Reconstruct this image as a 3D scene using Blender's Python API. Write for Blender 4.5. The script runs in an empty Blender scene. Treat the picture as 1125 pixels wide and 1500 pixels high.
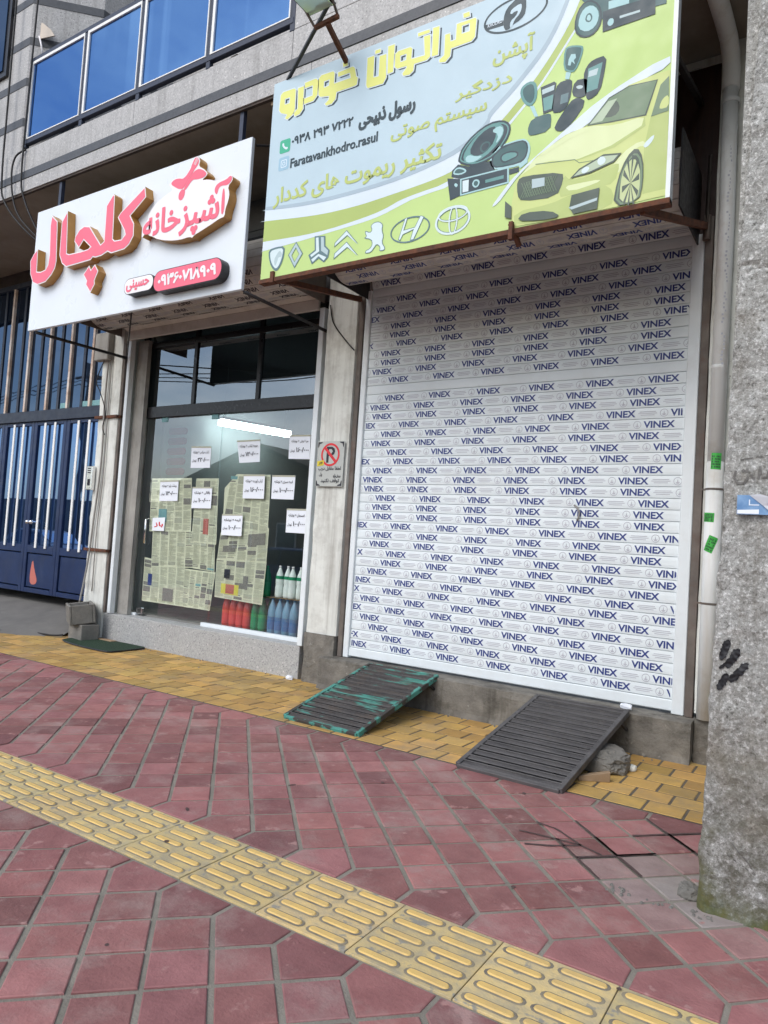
import bpy, bmesh, math, random
from mathutils import Vector, Matrix, noise
from mathutils.geometry import tessellate_polygon
random.seed(7)
R = math.radians
scene = bpy.context.scene
col = scene.collection

# ------------------------------------------------------------------ camera, sky, sun, exposure
YAW, PITCH, ROLL, FPX = R(-33.3856), R(2.6287), R(3.7078), 1046.3
dv = Vector((math.sin(YAW)*math.cos(PITCH), math.cos(YAW)*math.cos(PITCH), math.sin(PITCH)))
rv0 = Vector((math.cos(YAW), -math.sin(YAW), 0)); uv0 = rv0.cross(dv)
rv = rv0*math.cos(ROLL) + uv0*math.sin(ROLL); uv = rv.cross(dv)
cam = bpy.data.objects.new("camera", bpy.data.cameras.new("camera")); col.objects.link(cam)
cam.matrix_world = Matrix(((rv.x, uv.x, -dv.x, 0), (rv.y, uv.y, -dv.y, 0), (rv.z, uv.z, -dv.z, 1.5), (0, 0, 0, 1)))
cam.data.sensor_fit = 'VERTICAL'; cam.data.sensor_height = 36; cam.data.sensor_width = 27
cam.data.lens = FPX/1500*36; cam.data.clip_start = 0.05; cam.data.clip_end = 2000
scene.camera = cam
SUN_EL, SUN_AZ = R(42), R(190)          # azimuth from +Y, clockwise: the sun stands in front of the shops, to the left
w = bpy.data.worlds.new("World"); scene.world = w; w.use_nodes = True
nt = w.node_tree; bg = nt.nodes["Background"]
sky = nt.nodes.new("ShaderNodeTexSky"); sky.sky_type = 'NISHITA'; sky.sun_disc = False
sky.sun_elevation = SUN_EL; sky.sun_rotation = SUN_AZ; sky.air_density = 1.0; sky.dust_density = 1.5; sky.ozone_density = 1.0
hs = nt.nodes.new("ShaderNodeHueSaturation"); hs.inputs['Saturation'].default_value = 1.0
nt.links.new(sky.outputs[0], hs.inputs['Color']); # broken cloud: soft patches of the same sky, whiter and a little brighter
cl = nt.nodes.new("ShaderNodeHueSaturation"); cl.inputs['Saturation'].default_value = 0.3; cl.inputs['Value'].default_value = 1.3; nt.links.new(sky.outputs[0], cl.inputs['Color'])
tc = nt.nodes.new("ShaderNodeTexCoord"); mp = nt.nodes.new("ShaderNodeMapping"); mp.inputs['Scale'].default_value = (1, 1, 2.2); cn = nt.nodes.new("ShaderNodeTexNoise"); cn.inputs['Scale'].default_value = 4.5; cn.inputs['Detail'].default_value = 7; cn.inputs['Roughness'].default_value = .55
nt.links.new(tc.outputs['Generated'], mp.inputs['Vector']); nt.links.new(mp.outputs[0], cn.inputs['Vector'])
cr = nt.nodes.new("ShaderNodeMapRange"); cr.inputs[1].default_value = .42; cr.inputs[2].default_value = .68; nt.links.new(cn.outputs[0], cr.inputs[0])
cm = nt.nodes.new("ShaderNodeMix"); cm.data_type = 'RGBA'; nt.links.new(cr.outputs[0], cm.inputs[0]); nt.links.new(hs.outputs[0], cm.inputs[6]); nt.links.new(cl.outputs[0], cm.inputs[7])
nt.links.new(cm.outputs[2], bg.inputs[0]); bg.inputs[1].default_value = 0.12
sl = bpy.data.lights.new("sun", 'SUN'); sl.energy = 0.85; sl.angle = R(36); sl.color = (1, .985, .96)
so = bpy.data.objects.new("sun", sl); col.objects.link(so)
sd = Vector((math.sin(SUN_AZ)*math.cos(SUN_EL), math.cos(SUN_AZ)*math.cos(SUN_EL), math.sin(SUN_EL)))
so.rotation_euler = sd.to_track_quat('Z', 'Y').to_euler(); so.location = sd*30
scene.view_settings.view_transform = 'Standard'; scene.view_settings.look = 'None'
scene.view_settings.exposure = 0.82; scene.view_settings.gamma = 1.0
scene.cycles.max_bounces = 8; scene.cycles.transparent_max_bounces = 12

# ------------------------------------------------------------------ materials
def new_mat(name):
    m = bpy.data.materials.new(name); m.use_nodes = True
    n = m.node_tree; b = n.nodes["Principled BSDF"]
    return m, n, b
def nd(n, t, **kw):
    x = n.nodes.new(t)
    for k, v in kw.items():
        if hasattr(x, k) and k not in x.inputs: setattr(x, k, v)
        else: x.inputs[k].default_value = v
    return x
def c4(c): return (c[0], c[1], c[2], 1)
def tex_noise(n, scale, detail=6, rough=.6, aniso=None, seed=0):
    g = n.nodes.new("ShaderNodeNewGeometry"); mp = n.nodes.new("ShaderNodeMapping")
    n.links.new(g.outputs['Position'], mp.inputs['Vector'])
    if aniso: mp.inputs['Scale'].default_value = aniso
    mp.inputs['Location'].default_value = (seed*3.7, seed*1.3, seed*2.1)
    t = n.nodes.new("ShaderNodeTexNoise"); t.inputs['Scale'].default_value = scale
    t.inputs['Detail'].default_value = detail; t.inputs['Roughness'].default_value = rough
    n.links.new(mp.outputs[0], t.inputs['Vector'])
    return t
def ramp(n, src, a, b, lo=0., hi=1.):
    r = n.nodes.new("ShaderNodeMapRange"); r.inputs[1].default_value = a; r.inputs[2].default_value = b
    r.inputs[3].default_value = lo; r.inputs[4].default_value = hi
    n.links.new(src, r.inputs[0]); return r.outputs[0]
def mix(n, fac, a, b, mode='MIX'):
    m = n.nodes.new("ShaderNodeMix"); m.data_type = 'RGBA'; m.blend_type = mode
    for s, v in ((0, fac), (6, a), (7, b)):
        if isinstance(v, bpy.types.NodeSocket): n.links.new(v, m.inputs[s])
        elif s == 0: m.inputs[0].default_value = v
        else: m.inputs[s].default_value = c4(v)
    return m.outputs[2]
def pm(name, c1, c2=None, scale=6, rough=.75, metal=0., bump=.0, bscale=80, dirt=None, streak=None, spots=(), tint=False, spec=.4, seed=0, aniso=None):
    """colour between c1 and c2 by noise; dirt=(colour,amount,scale); streak=(colour,amount); spots=[(colour,threshold,scale)]"""
    m, n, b = new_mat(name)
    t = tex_noise(n, scale, seed=seed, aniso=aniso)
    out = mix(n, ramp(n, t.outputs[0], .32, .68), c1, c2 or c1)
    if tint:
        at = n.nodes.new("ShaderNodeAttribute"); at.attribute_name = "tint"
        out = mix(n, 1.0, out, at.outputs['Color'], 'MULTIPLY')
    for sc, th, ss in spots:
        ts = tex_noise(n, ss, detail=4, seed=seed+5+ss, aniso=aniso)
        out = mix(n, ramp(n, ts.outputs[0], th, th+.06), out, sc)
    if dirt:
        td = tex_noise(n, dirt[2], detail=8, rough=.7, seed=seed+11)
        out = mix(n, ramp(n, td.outputs[0], .5, .75, 0, dirt[1]), out, dirt[0])
    if streak:
        tk = tex_noise(n, 5, detail=5, aniso=(2.2, 2.2, .12), seed=seed+17)
        out = mix(n, ramp(n, tk.outputs[0], .5, .72, 0, streak[1]), out, streak[0])
    n.links.new(out, b.inputs['Base Color'])
    b.inputs['Roughness'].default_value = rough; b.inputs['Metallic'].default_value = metal
    b.inputs['Specular IOR Level'].default_value = spec
    tr = tex_noise(n, scale*3, seed=seed+2)
    n.links.new(ramp(n, tr.outputs[0], .3, .7, max(.03, rough-.12), min(1, rough+.1)), b.inputs['Roughness'])
    if bump:
        tb = tex_noise(n, bscale, detail=5, seed=seed+3)
        bp = n.nodes.new("ShaderNodeBump"); bp.inputs['Strength'].default_value = bump; bp.inputs['Distance'].default_value = .01
        n.links.new(tb.outputs[0], bp.inputs['Height']); n.links.new(bp.outputs[0], b.inputs['Normal'])
    return m
def flat(name, c, rough=.6, metal=0., var=.08, spec=.4):
    return pm(name, tuple(x*(1-var) for x in c), tuple(min(1, x*(1+var)) for x in c), 9, rough, metal, spec=spec)
def emit(name, c, s):
    m, n, b = new_mat(name); b.inputs['Emission Color'].default_value = c4(c); b.inputs['Emission Strength'].default_value = s
    b.inputs['Base Color'].default_value = c4(c); return m
def glass(name, tint, refl=(1, 1, 1), ior=1.6, base=.05, rough=.0):
    m = bpy.data.materials.new(name); m.use_nodes = True; n = m.node_tree; n.nodes.clear()
    o = n.nodes.new("ShaderNodeOutputMaterial"); t = n.nodes.new("ShaderNodeBsdfTransparent"); t.inputs[0].default_value = c4(tint)
    g = n.nodes.new("ShaderNodeBsdfGlossy"); g.inputs['Color'].default_value = c4(refl); g.inputs['Roughness'].default_value = rough
    f = n.nodes.new("ShaderNodeFresnel"); f.inputs[0].default_value = ior
    mx = n.nodes.new("ShaderNodeMixShader"); a = n.nodes.new("ShaderNodeMath"); a.operation = 'ADD'; a.use_clamp = True; a.inputs[1].default_value = base
    ge = n.nodes.new("ShaderNodeNewGeometry"); iv = n.nodes.new("ShaderNodeMath"); iv.operation = 'SUBTRACT'; iv.inputs[0].default_value = 1; n.links.new(ge.outputs['Backfacing'], iv.inputs[1])
    mu = n.nodes.new("ShaderNodeMath"); mu.operation = 'MULTIPLY'; n.links.new(a.outputs[0], mu.inputs[0]); n.links.new(iv.outputs[0], mu.inputs[1])   # the pane's back face only transmits
    n.links.new(f.outputs[0], a.inputs[0]); n.links.new(mu.outputs[0], mx.inputs[0]); n.links.new(t.outputs[0], mx.inputs[1]); n.links.new(g.outputs[0], mx.inputs[2])
    n.links.new(mx.outputs[0], o.inputs[0]); return m
def mirror_glass(name, refl, body, fac, rough=.02):
    m = bpy.data.materials.new(name); m.use_nodes = True; n = m.node_tree; n.nodes.clear()
    o = n.nodes.new("ShaderNodeOutputMaterial"); g = n.nodes.new("ShaderNodeBsdfGlossy"); g.inputs['Color'].default_value = c4(refl); g.inputs['Roughness'].default_value = rough
    d = n.nodes.new("ShaderNodeBsdfDiffuse"); d.inputs[0].default_value = c4(body)
    mx = n.nodes.new("ShaderNodeMixShader"); mx.inputs[0].default_value = fac
    n.links.new(d.outputs[0], mx.inputs[1]); n.links.new(g.outputs[0], mx.inputs[2])
    tb = tex_noise(n, 1.2, detail=2); bp = n.nodes.new("ShaderNodeBump"); bp.inputs['Strength'].default_value = .08; bp.inputs['Distance'].default_value = .03
    n.links.new(tb.outputs[0], bp.inputs['Height']); n.links.new(bp.outputs[0], g.inputs['Normal'])
    n.links.new(mx.outputs[0], o.inputs[0]); return m
def streaky(m):
    # upright curtain-like reflections, painted as paler streaks in the panes' body colour
    n = m.node_tree; d = [x for x in n.nodes if x.type == 'BSDF_DIFFUSE'][0]; t = tex_noise(n, 3.2, 3, .5, (1.9, 1, .02), 4); t2 = tex_noise(n, .35, 1, .5, None, 9)
    a = n.nodes.new("ShaderNodeMath"); a.operation = 'MULTIPLY'; n.links.new(ramp(n, t.outputs[0], .52, .66), a.inputs[0]); n.links.new(ramp(n, t2.outputs[0], .42, .55), a.inputs[1])
    n.links.new(mix(n, a.outputs[0], (.015, .05, .2), (.16, .30, .55)), d.inputs[0]); return m

M = {}
M['red'] = pm('red_tile', (.36, .158, .15), (.265, .110, .106), 7, .70, bump=.45, bscale=60, tint=True, dirt=((.38, .29, .26), .85, 2.6), spots=[((.38, .205, .19), .62, 9), ((.085, .035, .035), .72, 17)])
M['grout'] = pm('grout', (.30, .275, .23), (.215, .20, .165), 6, .95, bump=.5, bscale=120, dirt=((.12, .11, .09), .5, 4))
M['joint'] = pm('dark_joint', (.15, .125, .09), (.10, .085, .065), 8, .95)
M['yel'] = pm('yellow_paver', (.56, .345, .10), (.42, .27, .095), 6, .8, bump=.3, bscale=80, tint=True, dirt=((.27, .21, .14), .85, 2.1))
M['tact'] = pm('tactile_tile', (.70, .525, .225), (.46, .385, .24), 11, .8, bump=.3, bscale=90, tint=True, dirt=((.27, .25, .21), .9, 5.5), spots=[((.30, .28, .23), .60, 13)])
M['tbar'] = pm('tactile_bar', (.74, .505, .165), (.64, .44, .165), 9, .75, bump=.2, bscale=90, dirt=((.40, .32, .19), .6, 5))
M['grime'] = pm('grime', (.15, .135, .115), (.34, .29, .19), 11, .95)
M['dark_stain'] = pm('dark_stain', (.06, .035, .034), (.11, .07, .065), 20, .7)
M['concrete'] = pm('concrete', (.30, .28, .25), (.21, .20, .18), 3, .9, bump=.5, bscale=60, dirt=((.10, .095, .08), .7, 2.2), streak=((.12, .11, .09), .4))
M['sill'] = pm('sill_concrete', (.235, .22, .19), (.135, .125, .11), 6, .9, bump=.9, bscale=45, dirt=((.045, .043, .035), .9, 3.2), streak=((.055, .05, .04), .7), spots=[((.34, .32, .29), .66, 14)])
M['drive'] = pm('driveway', (.185, .178, .165), (.135, .13, .122), 2.2, .9, bump=.3, bscale=60, dirt=((.12, .115, .11), .5, 1.5))
M['plaster'] = pm('plaster', (.73, .745, .70), (.60, .61, .565), 3, .85, bump=.25, bscale=50, dirt=((.26, .24, .21), .65, 2.6), spots=[((.12, .11, .1), .70, 26)], streak=((.20, .18, .15), .55))
M['plaster_grey'] = pm('grey_plaster', (.36, .35, .32), (.26, .25, .23), 3, .9, bump=.3, bscale=50, dirt=((.14, .13, .12), .6, 2.6), streak=((.15, .14, .12), .5))
M['soffit'] = pm('soffit', (.30, .265, .22), (.23, .2, .165), 1.5, .9, dirt=((.13, .1, .07), .5, 1.4))
M['granite'] = pm('granite', (.50, .49, .48), (.33, .325, .32), 45, .5, spots=[((.13, .13, .13), .60, 60), ((.74, .72, .7), .62, 52)], dirt=((.2, .19, .17), .45, 1.4), streak=((.16, .155, .14), .45))
M['granite_sill'] = pm('granite_sill', (.45, .455, .44), (.32, .325, .325), 40, .5, spots=[((.17, .165, .18), .58, 60), ((.66, .62, .63), .62, 48)], dirt=((.27, .25, .23), .35, 2))
M['band'] = pm('dark_band', (.075, .08, .09), (.055, .06, .068), 30, .5, dirt=((.14, .14, .14), .4, 3))
M['beam'] = pm('beam', (.075, .055, .045), (.05, .04, .034), 4, .85)
M['wood'] = pm('dark_wood', (.045, .018, .012), (.022, .009, .007), 5, .6, aniso=(6, 6, .4))
M['sheet'] = pm('grey_sheet', (.14, .14, .145), (.10, .10, .105), 3, .6)
M['white_metal'] = pm('white_metal', (.75, .80, .82), (.69, .74, .76), 4, .4, dirt=((.5, .48, .45), .35, 3))
M['slat'] = pm('shutter_slat', (.755, .815, .835), (.70, .76, .785), 2, .38, dirt=((.52, .5, .47), .3, 2))
M['slat_old'] = pm('roll_slat', (.66, .64, .60), (.56, .54, .50), 3, .5, dirt=((.3, .26, .2), .5, 3))
M['navy'] = flat('navy_print', (.026, .046, .20), .5)
M['brownprint'] = flat('dark_print', (.04, .035, .05), .6)
M['greyprint'] = flat('grey_print', (.46, .47, .52), .6)
M['rust'] = pm('rust', (.16, .06, .03), (.07, .035, .025), 18, .9, bump=.3, bscale=120)
M['dark_steel'] = pm('dark_steel', (.03, .03, .033), (.018, .018, .02), 9, .5, dirt=((.08, .05, .035), .4, 8))
M['steel_post'] = pm('steel_post', (.17, .145, .125), (.1, .085, .075), 5, .7, dirt=((.12, .05, .03), .7, 3))
M['black_frame'] = flat('black_frame', (.014, .014, .016), .35)
M['signwhite'] = pm('sign_white', (.74, .79, .84), (.71, .765, .815), 1.2, .35, dirt=((.66, .67, .68), .25, 2))
M['gold'] = pm('gold_side', (.50, .26, .07), (.40, .20, .05), 5, .4, metal=.1)
M['pink'] = pm('pink_face', (.86, .155, .23), (.82, .14, .21), 3, .4)
M['rimwhite'] = flat('rim_white', (.85, .82, .83), .4, var=.02)
M['blackside'] = flat('black_side', (.02, .019, .02), .4)
M['gate'] = pm('gate_blue', (.011, .030, .098), (.008, .021, .07), 3, .42, dirt=((.05, .06, .08), .4, 3))
M['gate_frame'] = pm('gate_frame', (.018, .026, .05), (.012, .018, .036), 4, .45, dirt=((.06, .06, .06), .4, 4))
M['bar_white'] = flat('bar_white', (.8, .8, .78), .45, var=.04)
M['bar_rust'] = pm('bar_rusty', (.78, .72, .66), (.55, .40, .30), 7, .75, dirt=((.25, .11, .05), .8, 6), aniso=(1, 1, .5))
M['gate_glass'] = mirror_glass('gate_glass', (.23, .36, .62), (.006, .014, .04), .62, .015)
M['gate_glass_up'] = mirror_glass('gate_glass_upper', (.13, .185, .27), (.012, .02, .04), .6, .02)
M['balcony_glass'] = streaky(mirror_glass('balcony_glass', (.135, .27, .50), (.015, .05, .2), .78, .02))
M['rail'] = pm('rail_navy', (.035, .045, .075), (.025, .032, .055), 5, .45)
M['chrome'] = flat('chrome', (.75, .75, .76), .2, 1.)
M['shopglass'] = glass('shop_glass', (.97, .99, .985), (.85, .93, 1), 1.5, .11)
M['transomglass'] = glass('transom_glass', (.35, .38, .40), (.8, .88, .95), 1.5, .16)
M['interior'] = pm('interior_wall', (.33, .345, .35), (.27, .28, .29), 2, .85)
M['floor_tile'] = pm('interior_floor', (.25, .24, .22), (.2, .19, .18), 3, .5)
M['lamp'] = emit('fluorescent', (.80, 1, .97), 9)
M['paper'] = pm('paper', (.80, .84, .90), (.76, .80, .86), 3, .7)
M['news'] = pm('newspaper', (.80, .79, .60), (.72, .72, .55), 5, .85, aniso=(1, 1, 1), dirt=((.42, .43, .36), .45, 40))
M['ink'] = flat('ink', (.03, .03, .04), .7)
M['ink_grey'] = pm('ink_grey', (.16, .15, .14), (.28, .27, .24), 60, .8)
M['ink_text'] = pm('ink_text', (.38, .385, .30), (.48, .48, .38), 120, .8)
M['ink_red'] = pm('ink_red', (.55, .14, .11), (.42, .16, .13), 40, .8)
M['ink_teal'] = pm('ink_teal', (.16, .33, .36), (.22, .4, .4), 30, .8)
M['ink_yellow'] = flat('ink_yellow', (.7, .62, .12), .8)
M['red_paint'] = flat('red_paint', (.62, .03, .04), .5)
M['plate'] = pm('sign_plate', (.47, .49, .46), (.42, .44, .42), 5, .5)
M['stick_yellow'] = pm('yellow_sticker', (.72, .62, .04), (.6, .45, .04), 20, .6)
M['green_stick'] = pm('green_sticker', (.05, .42, .06), (.04, .35, .05), 14, .5)
M['pvc'] = pm('pvc', (.78, .80, .79), (.70, .72, .71), 2, .45, dirt=((.42, .36, .27), .6, 2.4), streak=((.40, .34, .25), .35))
M['mat'] = pm('turf_mat', (.028, .062, .035), (.02, .045, .025), 40, .95, bump=1., bscale=300)
M['block'] = pm('cement_block', (.23, .22, .20), (.16, .155, .14), 10, .95, bump=.8, bscale=90, dirt=((.1, .1, .09), .5, 5))
M['timber'] = pm('timber', (.34, .25, .16), (.25, .17, .1), 10, .8)
M['ramp_green'] = pm('ramp_green', (.055, .052, .052), (.10, .092, .088), 12, .7, bump=.2, bscale=120, spots=[((.08, .27, .225), .55, 6)], dirt=((.12, .085, .06), .6, 6), aniso=(.3, 1.5, 1))
M['ramp_teal'] = pm('ramp_teal', (.08, .30, .25), (.06, .24, .20), 8, .7, spots=[((.05, .045, .04), .46, 9)])
M['ramp_black'] = pm('ramp_black', (.06, .058, .06), (.11, .105, .105), 8, .6, bump=.2, bscale=120, dirt=((.12, .11, .10), .5, 5), aniso=(.4, 1.5, 1))
M['stone'] = pm('stone', (.22, .21, .19), (.14, .135, .12), 8, .95, bump=.6, bscale=60)
M['cable'] = flat('cable_black', (.012, .012, .013), .6)
M['cable_grey'] = flat('cable_grey', (.28, .27, .25), .7)
M['asphalt'] = pm('asphalt', (.055, .055, .056), (.04, .04, .041), 20, .95, bump=.5, bscale=150)
M['slab'] = pm('pavement_slab', (.24, .15, .14), (.2, .13, .12), 3, .9)
M['kerb'] = pm('kerb', (.4, .39, .37), (.3, .29, .28), 5, .9)
# ------------------------------------------------------------------ builders
ORI = {}          # world origin of every object that can be a parent
def tag(o, label=None, cat=None, group=None, kind=None):
    for k, v in (('label', label), ('category', cat), ('group', group), ('kind', kind)):
        if v: o[k] = v
    return o
def thing(name, label, cat, loc=(0, 0, 0), group=None):
    o = bpy.data.objects.new(name, None); o.empty_display_size = .1; col.objects.link(o)
    o.location = loc; ORI[o] = Vector(loc); return tag(o, label, cat, group)
class MB:
    def __init__(s): s.v = []; s.f = []; s.mi = []; s.mats = []; s.tint = []; s.cur = 0; s.t = (1, 1, 1)
    def use(s, m):
        if m not in s.mats: s.mats.append(m)
        s.cur = s.mats.index(m); return s
    def add(s, vs, fs):
        k = len(s.v); s.v += [tuple(p) for p in vs]
        for f in fs: s.f.append(tuple(i+k for i in f)); s.mi.append(s.cur); s.tint.append(s.t)
        return s
    def box(s, x0, x1, y0, y1, z0, z1):
        return s.add([(x0, y0, z0), (x1, y0, z0), (x1, y1, z0), (x0, y1, z0), (x0, y0, z1), (x1, y0, z1), (x1, y1, z1), (x0, y1, z1)],
                     [(0, 3, 2, 1), (4, 5, 6, 7), (0, 1, 5, 4), (1, 2, 6, 5), (2, 3, 7, 6), (3, 0, 4, 7)])
    def hexa(s, p): # 8 points, bottom ring then top ring
        return s.add(p, [(0, 3, 2, 1), (4, 5, 6, 7), (0, 1, 5, 4), (1, 2, 6, 5), (2, 3, 7, 6), (3, 0, 4, 7)])
    def beam(s, a, b, wd, ht, up=(0, 0, 1)):
        a, b = Vector(a), Vector(b); d = (b-a).normalized(); u = Vector(up)
        r = d.cross(u)
        if r.length < 1e-4: r = d.cross(Vector((1, 0, 0)))
        r.normalize(); u = r.cross(d); r = r*wd/2; u = u*ht/2
        return s.hexa([a-r-u, a+r-u, b+r-u, b-r-u, a-r+u, a+r+u, b+r+u, b-r+u])
    def tube(s, pts, r, n=8, cap=True):
        pts = [Vector(p) for p in pts]; vs = []; fs = []; pr = None
        for i, p in enumerate(pts):
            d = (pts[min(i+1, len(pts)-1)]-pts[max(i-1, 0)]).normalized()
            if pr is None:
                pr = d.cross(Vector((0, 0, 1)))
                if pr.length < 1e-3: pr = d.cross(Vector((1, 0, 0)))
            pr = (pr-d*pr.dot(d)).normalized(); q = d.cross(pr)
            rr = r[i] if isinstance(r, (list, tuple)) else r
            for k in range(n):
                a = 2*math.pi*k/n; vs.append(p+pr*math.cos(a)*rr+q*math.sin(a)*rr)
        for i in range(len(pts)-1):
            for k in range(n): fs.append((i*n+k, i*n+(k+1) % n, (i+1)*n+(k+1) % n, (i+1)*n+k))
        if cap: fs += [tuple(range(n-1, -1, -1)), tuple(range((len(pts)-1)*n, len(pts)*n))]
        return s.add(vs, fs)
    def lathe(s, prof, c, n=20, axis='z'):
        vs = []; fs = []
        for r, h in prof:
            for k in range(n):
                a = 2*math.pi*k/n; x, y = r*math.cos(a), r*math.sin(a)
                vs.append((c[0]+x, c[1]+y, c[2]+h) if axis == 'z' else (c[0]+x, c[1]+h, c[2]+y) if axis == 'y' else (c[0]+h, c[1]+x, c[2]+y))
        for i in range(len(prof)-1):
            for k in range(n): fs.append((i*n+k, i*n+(k+1) % n, (i+1)*n+(k+1) % n, (i+1)*n+k))
        return s.add(vs, fs)
    def fillxz(s, loops, y, depth=0):
        """filled polygon (first loop outer, others holes) on a plane y facing -Y; depth>0 adds sides going to +Y"""
        L = [[Vector((p[0], p[1], 0)) for p in l] for l in loops]; flatp = [p for l in L for p in l]
        tris = tessellate_polygon(L); vs = [(p.x, y, p.y) for p in flatp]; fs = []
        for t in tris:
            a, b, c = (flatp[i] for i in t)
            fs.append(t if (b-a).cross(c-a).z > 0 else (t[0], t[2], t[1]))
        s.add(vs, fs)
        if depth:
            for l in L: s.sides(l, y, depth)
        return s
    def sides(s, l, y, depth, mat=None):
        if mat: s.use(mat)
        l = [Vector((p[0], p[1], 0)) for p in l]; n = len(l); area = sum(l[i].x*l[(i+1) % n].y-l[(i+1) % n].x*l[i].y for i in range(n))
        vs = [(p.x, y, p.y) for p in l]+[(p.x, y+depth, p.y) for p in l]
        fs = [(i, i+n, (i+1) % n+n, (i+1) % n) if area > 0 else (i, (i+1) % n, (i+1) % n+n, i+n) for i in range(n)]
        return s.add(vs, fs)
    def build(s, name, mat=None, parent=None, smooth=False, bevel=0, segs=1, label=None, cat=None, group=None, kind=None, base=None, tint=False):
        me = bpy.data.meshes.new(name)
        if parent is not None: o0 = ORI[parent]
        elif base is not None: o0 = Vector(base)
        else:
            xs = [p[0] for p in s.v]; ys = [p[1] for p in s.v]; zs = [p[2] for p in s.v]
            o0 = Vector(((min(xs)+max(xs))/2, (min(ys)+max(ys))/2, min(zs)))
        me.from_pydata([(p[0]-o0.x, p[1]-o0.y, p[2]-o0.z) for p in s.v], [], s.f)
        for m in (s.mats or [mat]): me.materials.append(m)
        if s.mats: me.polygons.foreach_set('material_index', s.mi)
        if smooth: me.polygons.foreach_set('use_smooth', [True]*len(s.f))
        if tint:
            a = me.color_attributes.new('tint', 'FLOAT_COLOR', 'CORNER'); d = []
            for p, t in zip(s.f, s.tint): d += [t[0], t[1], t[2], 1.]*len(p)
            a.data.foreach_set('color', d)
        me.update()
        o = bpy.data.objects.new(name, me); col.objects.link(o)
        if parent is not None: o.parent = parent; ORI[o] = o0
        else: o.location = o0; ORI[o] = o0
        if bevel:
            b = o.modifiers.new('bevel', 'BEVEL'); b.width = bevel; b.segments = segs; b.limit_method = 'ANGLE'; b.angle_limit = R(40)
        return tag(o, label, cat, group, kind)
def copy_tree(o, parent=None):
    c = o.copy(); col.objects.link(c)
    if parent is not None: c.parent = parent
    for ch in list(o.children): copy_tree(ch, c)
    return c
def mm(l): return [(x/1000, z/1000) for x, z in l]
def loops(n): return [mm(l) for l in D[n]]
def chaikin(l, it=1):
    for _ in range(it):
        o = []
        for i in range(len(l)):
            a, b = l[i], l[(i+1) % len(l)]
            o += [(a[0]*.75+b[0]*.25, a[1]*.75+b[1]*.25), (a[0]*.25+b[0]*.75, a[1]*.25+b[1]*.75)]
        l = o
    return l
def inset(l, d):
    n = len(l); area = sum(l[i][0]*l[(i+1) % n][1]-l[(i+1) % n][0]*l[i][1] for i in range(n)); sg = 1 if area > 0 else -1; out = []
    for i in range(n):
        p, a, b = Vector(l[i]), Vector(l[i-1]), Vector(l[(i+1) % n])
        e1 = (p-a).normalized(); e2 = (b-p).normalized()
        n1 = Vector((-e1.y, e1.x))*sg; n2 = Vector((-e2.y, e2.x))*sg; nn = n1+n2
        if nn.length < .2: nn = n1
        nn.normalize(); k = min(2.2, 1/max(.3, nn.dot(n1))); q = p+nn*d*k; out.append((q.x, q.y))
    return out
def ellipse(cx, cz, rx, rz, rot=0, n=40):
    c, s_ = math.cos(rot), math.sin(rot)
    return [(cx+rx*math.cos(t)*c-rz*math.sin(t)*s_, cz+rx*math.cos(t)*s_+rz*math.sin(t)*c) for t in (2*math.pi*i/n for i in range(n))]
def rrect(x0, x1, z0, z1, r, n=6):
    o = []
    for cx, cz, a in ((x1-r, z1-r, 0), (x0+r, z1-r, 90), (x0+r, z0+r, 180), (x1-r, z0+r, 270)):
        o += [(cx+r*math.cos(R(a+90*i/n)), cz+r*math.sin(R(a+90*i/n))) for i in range(n+1)]
    return o
# --- text: Latin and shaped Persian (presentation forms, laid out in visual order)
PF = {'ا': 'FE8D FE8E', 'آ': 'FE81 FE82', 'ب': 'FE8F FE90 FE91 FE92', 'پ': 'FB56 FB57 FB58 FB59', 'ت': 'FE95 FE96 FE97 FE98', 'ث': 'FE99 FE9A FE9B FE9C',
      'ج': 'FE9D FE9E FE9F FEA0', 'چ': 'FB7A FB7B FB7C FB7D', 'ح': 'FEA1 FEA2 FEA3 FEA4', 'خ': 'FEA5 FEA6 FEA7 FEA8', 'د': 'FEA9 FEAA', 'ذ': 'FEAB FEAC',
      'ر': 'FEAD FEAE', 'ز': 'FEAF FEB0', 'س': 'FEB1 FEB2 FEB3 FEB4', 'ش': 'FEB5 FEB6 FEB7 FEB8', 'ص': 'FEB9 FEBA FEBB FEBC', 'ط': 'FEC1 FEC2 FEC3 FEC4',
      'غ': 'FECD FECE FECF FED0', 'ف': 'FED1 FED2 FED3 FED4', 'ق': 'FED5 FED6 FED7 FED8', 'ک': 'FB8E FB8F FB90 FB91', 'گ': 'FB92 FB93 FB94 FB95',
      'ل': 'FEDD FEDE FEDF FEE0', 'م': 'FEE1 FEE2 FEE3 FEE4', 'ن': 'FEE5 FEE6 FEE7 FEE8', 'و': 'FEED FEEE', 'ه': 'FEE9 FEEA FEEB FEEC', 'ی': 'FBFC FBFD FBFE FBFF'}
PF = {k: [chr(int(x, 16)) for x in v.split()] for k, v in PF.items()}
def shape_fa(s):
    out = []
    for i, ch in enumerate(s):
        if ch not in PF: out.append(ch); continue
        f = PF[ch]; prev = i > 0 and s[i-1] in PF and len(PF[s[i-1]]) == 4; nxt = i+1 < len(s) and s[i+1] in PF and len(f) == 4
        out.append(f[1] if prev and not nxt else f[2] if nxt and not prev else f[3] if nxt and prev else f[0])
    vis = ''.join(reversed(out))
    # digits keep their left-to-right order
    import re
    return re.sub('[۰-۹/]+', lambda m: m.group(0)[::-1], vis)
_cu = bpy.data.curves.new('text_maker', 'FONT'); _cu.dimensions = '2D'; _cu.fill_mode = 'FRONT'
_to = bpy.data.objects.new('text_maker', _cu); col.objects.link(_to)
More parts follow.
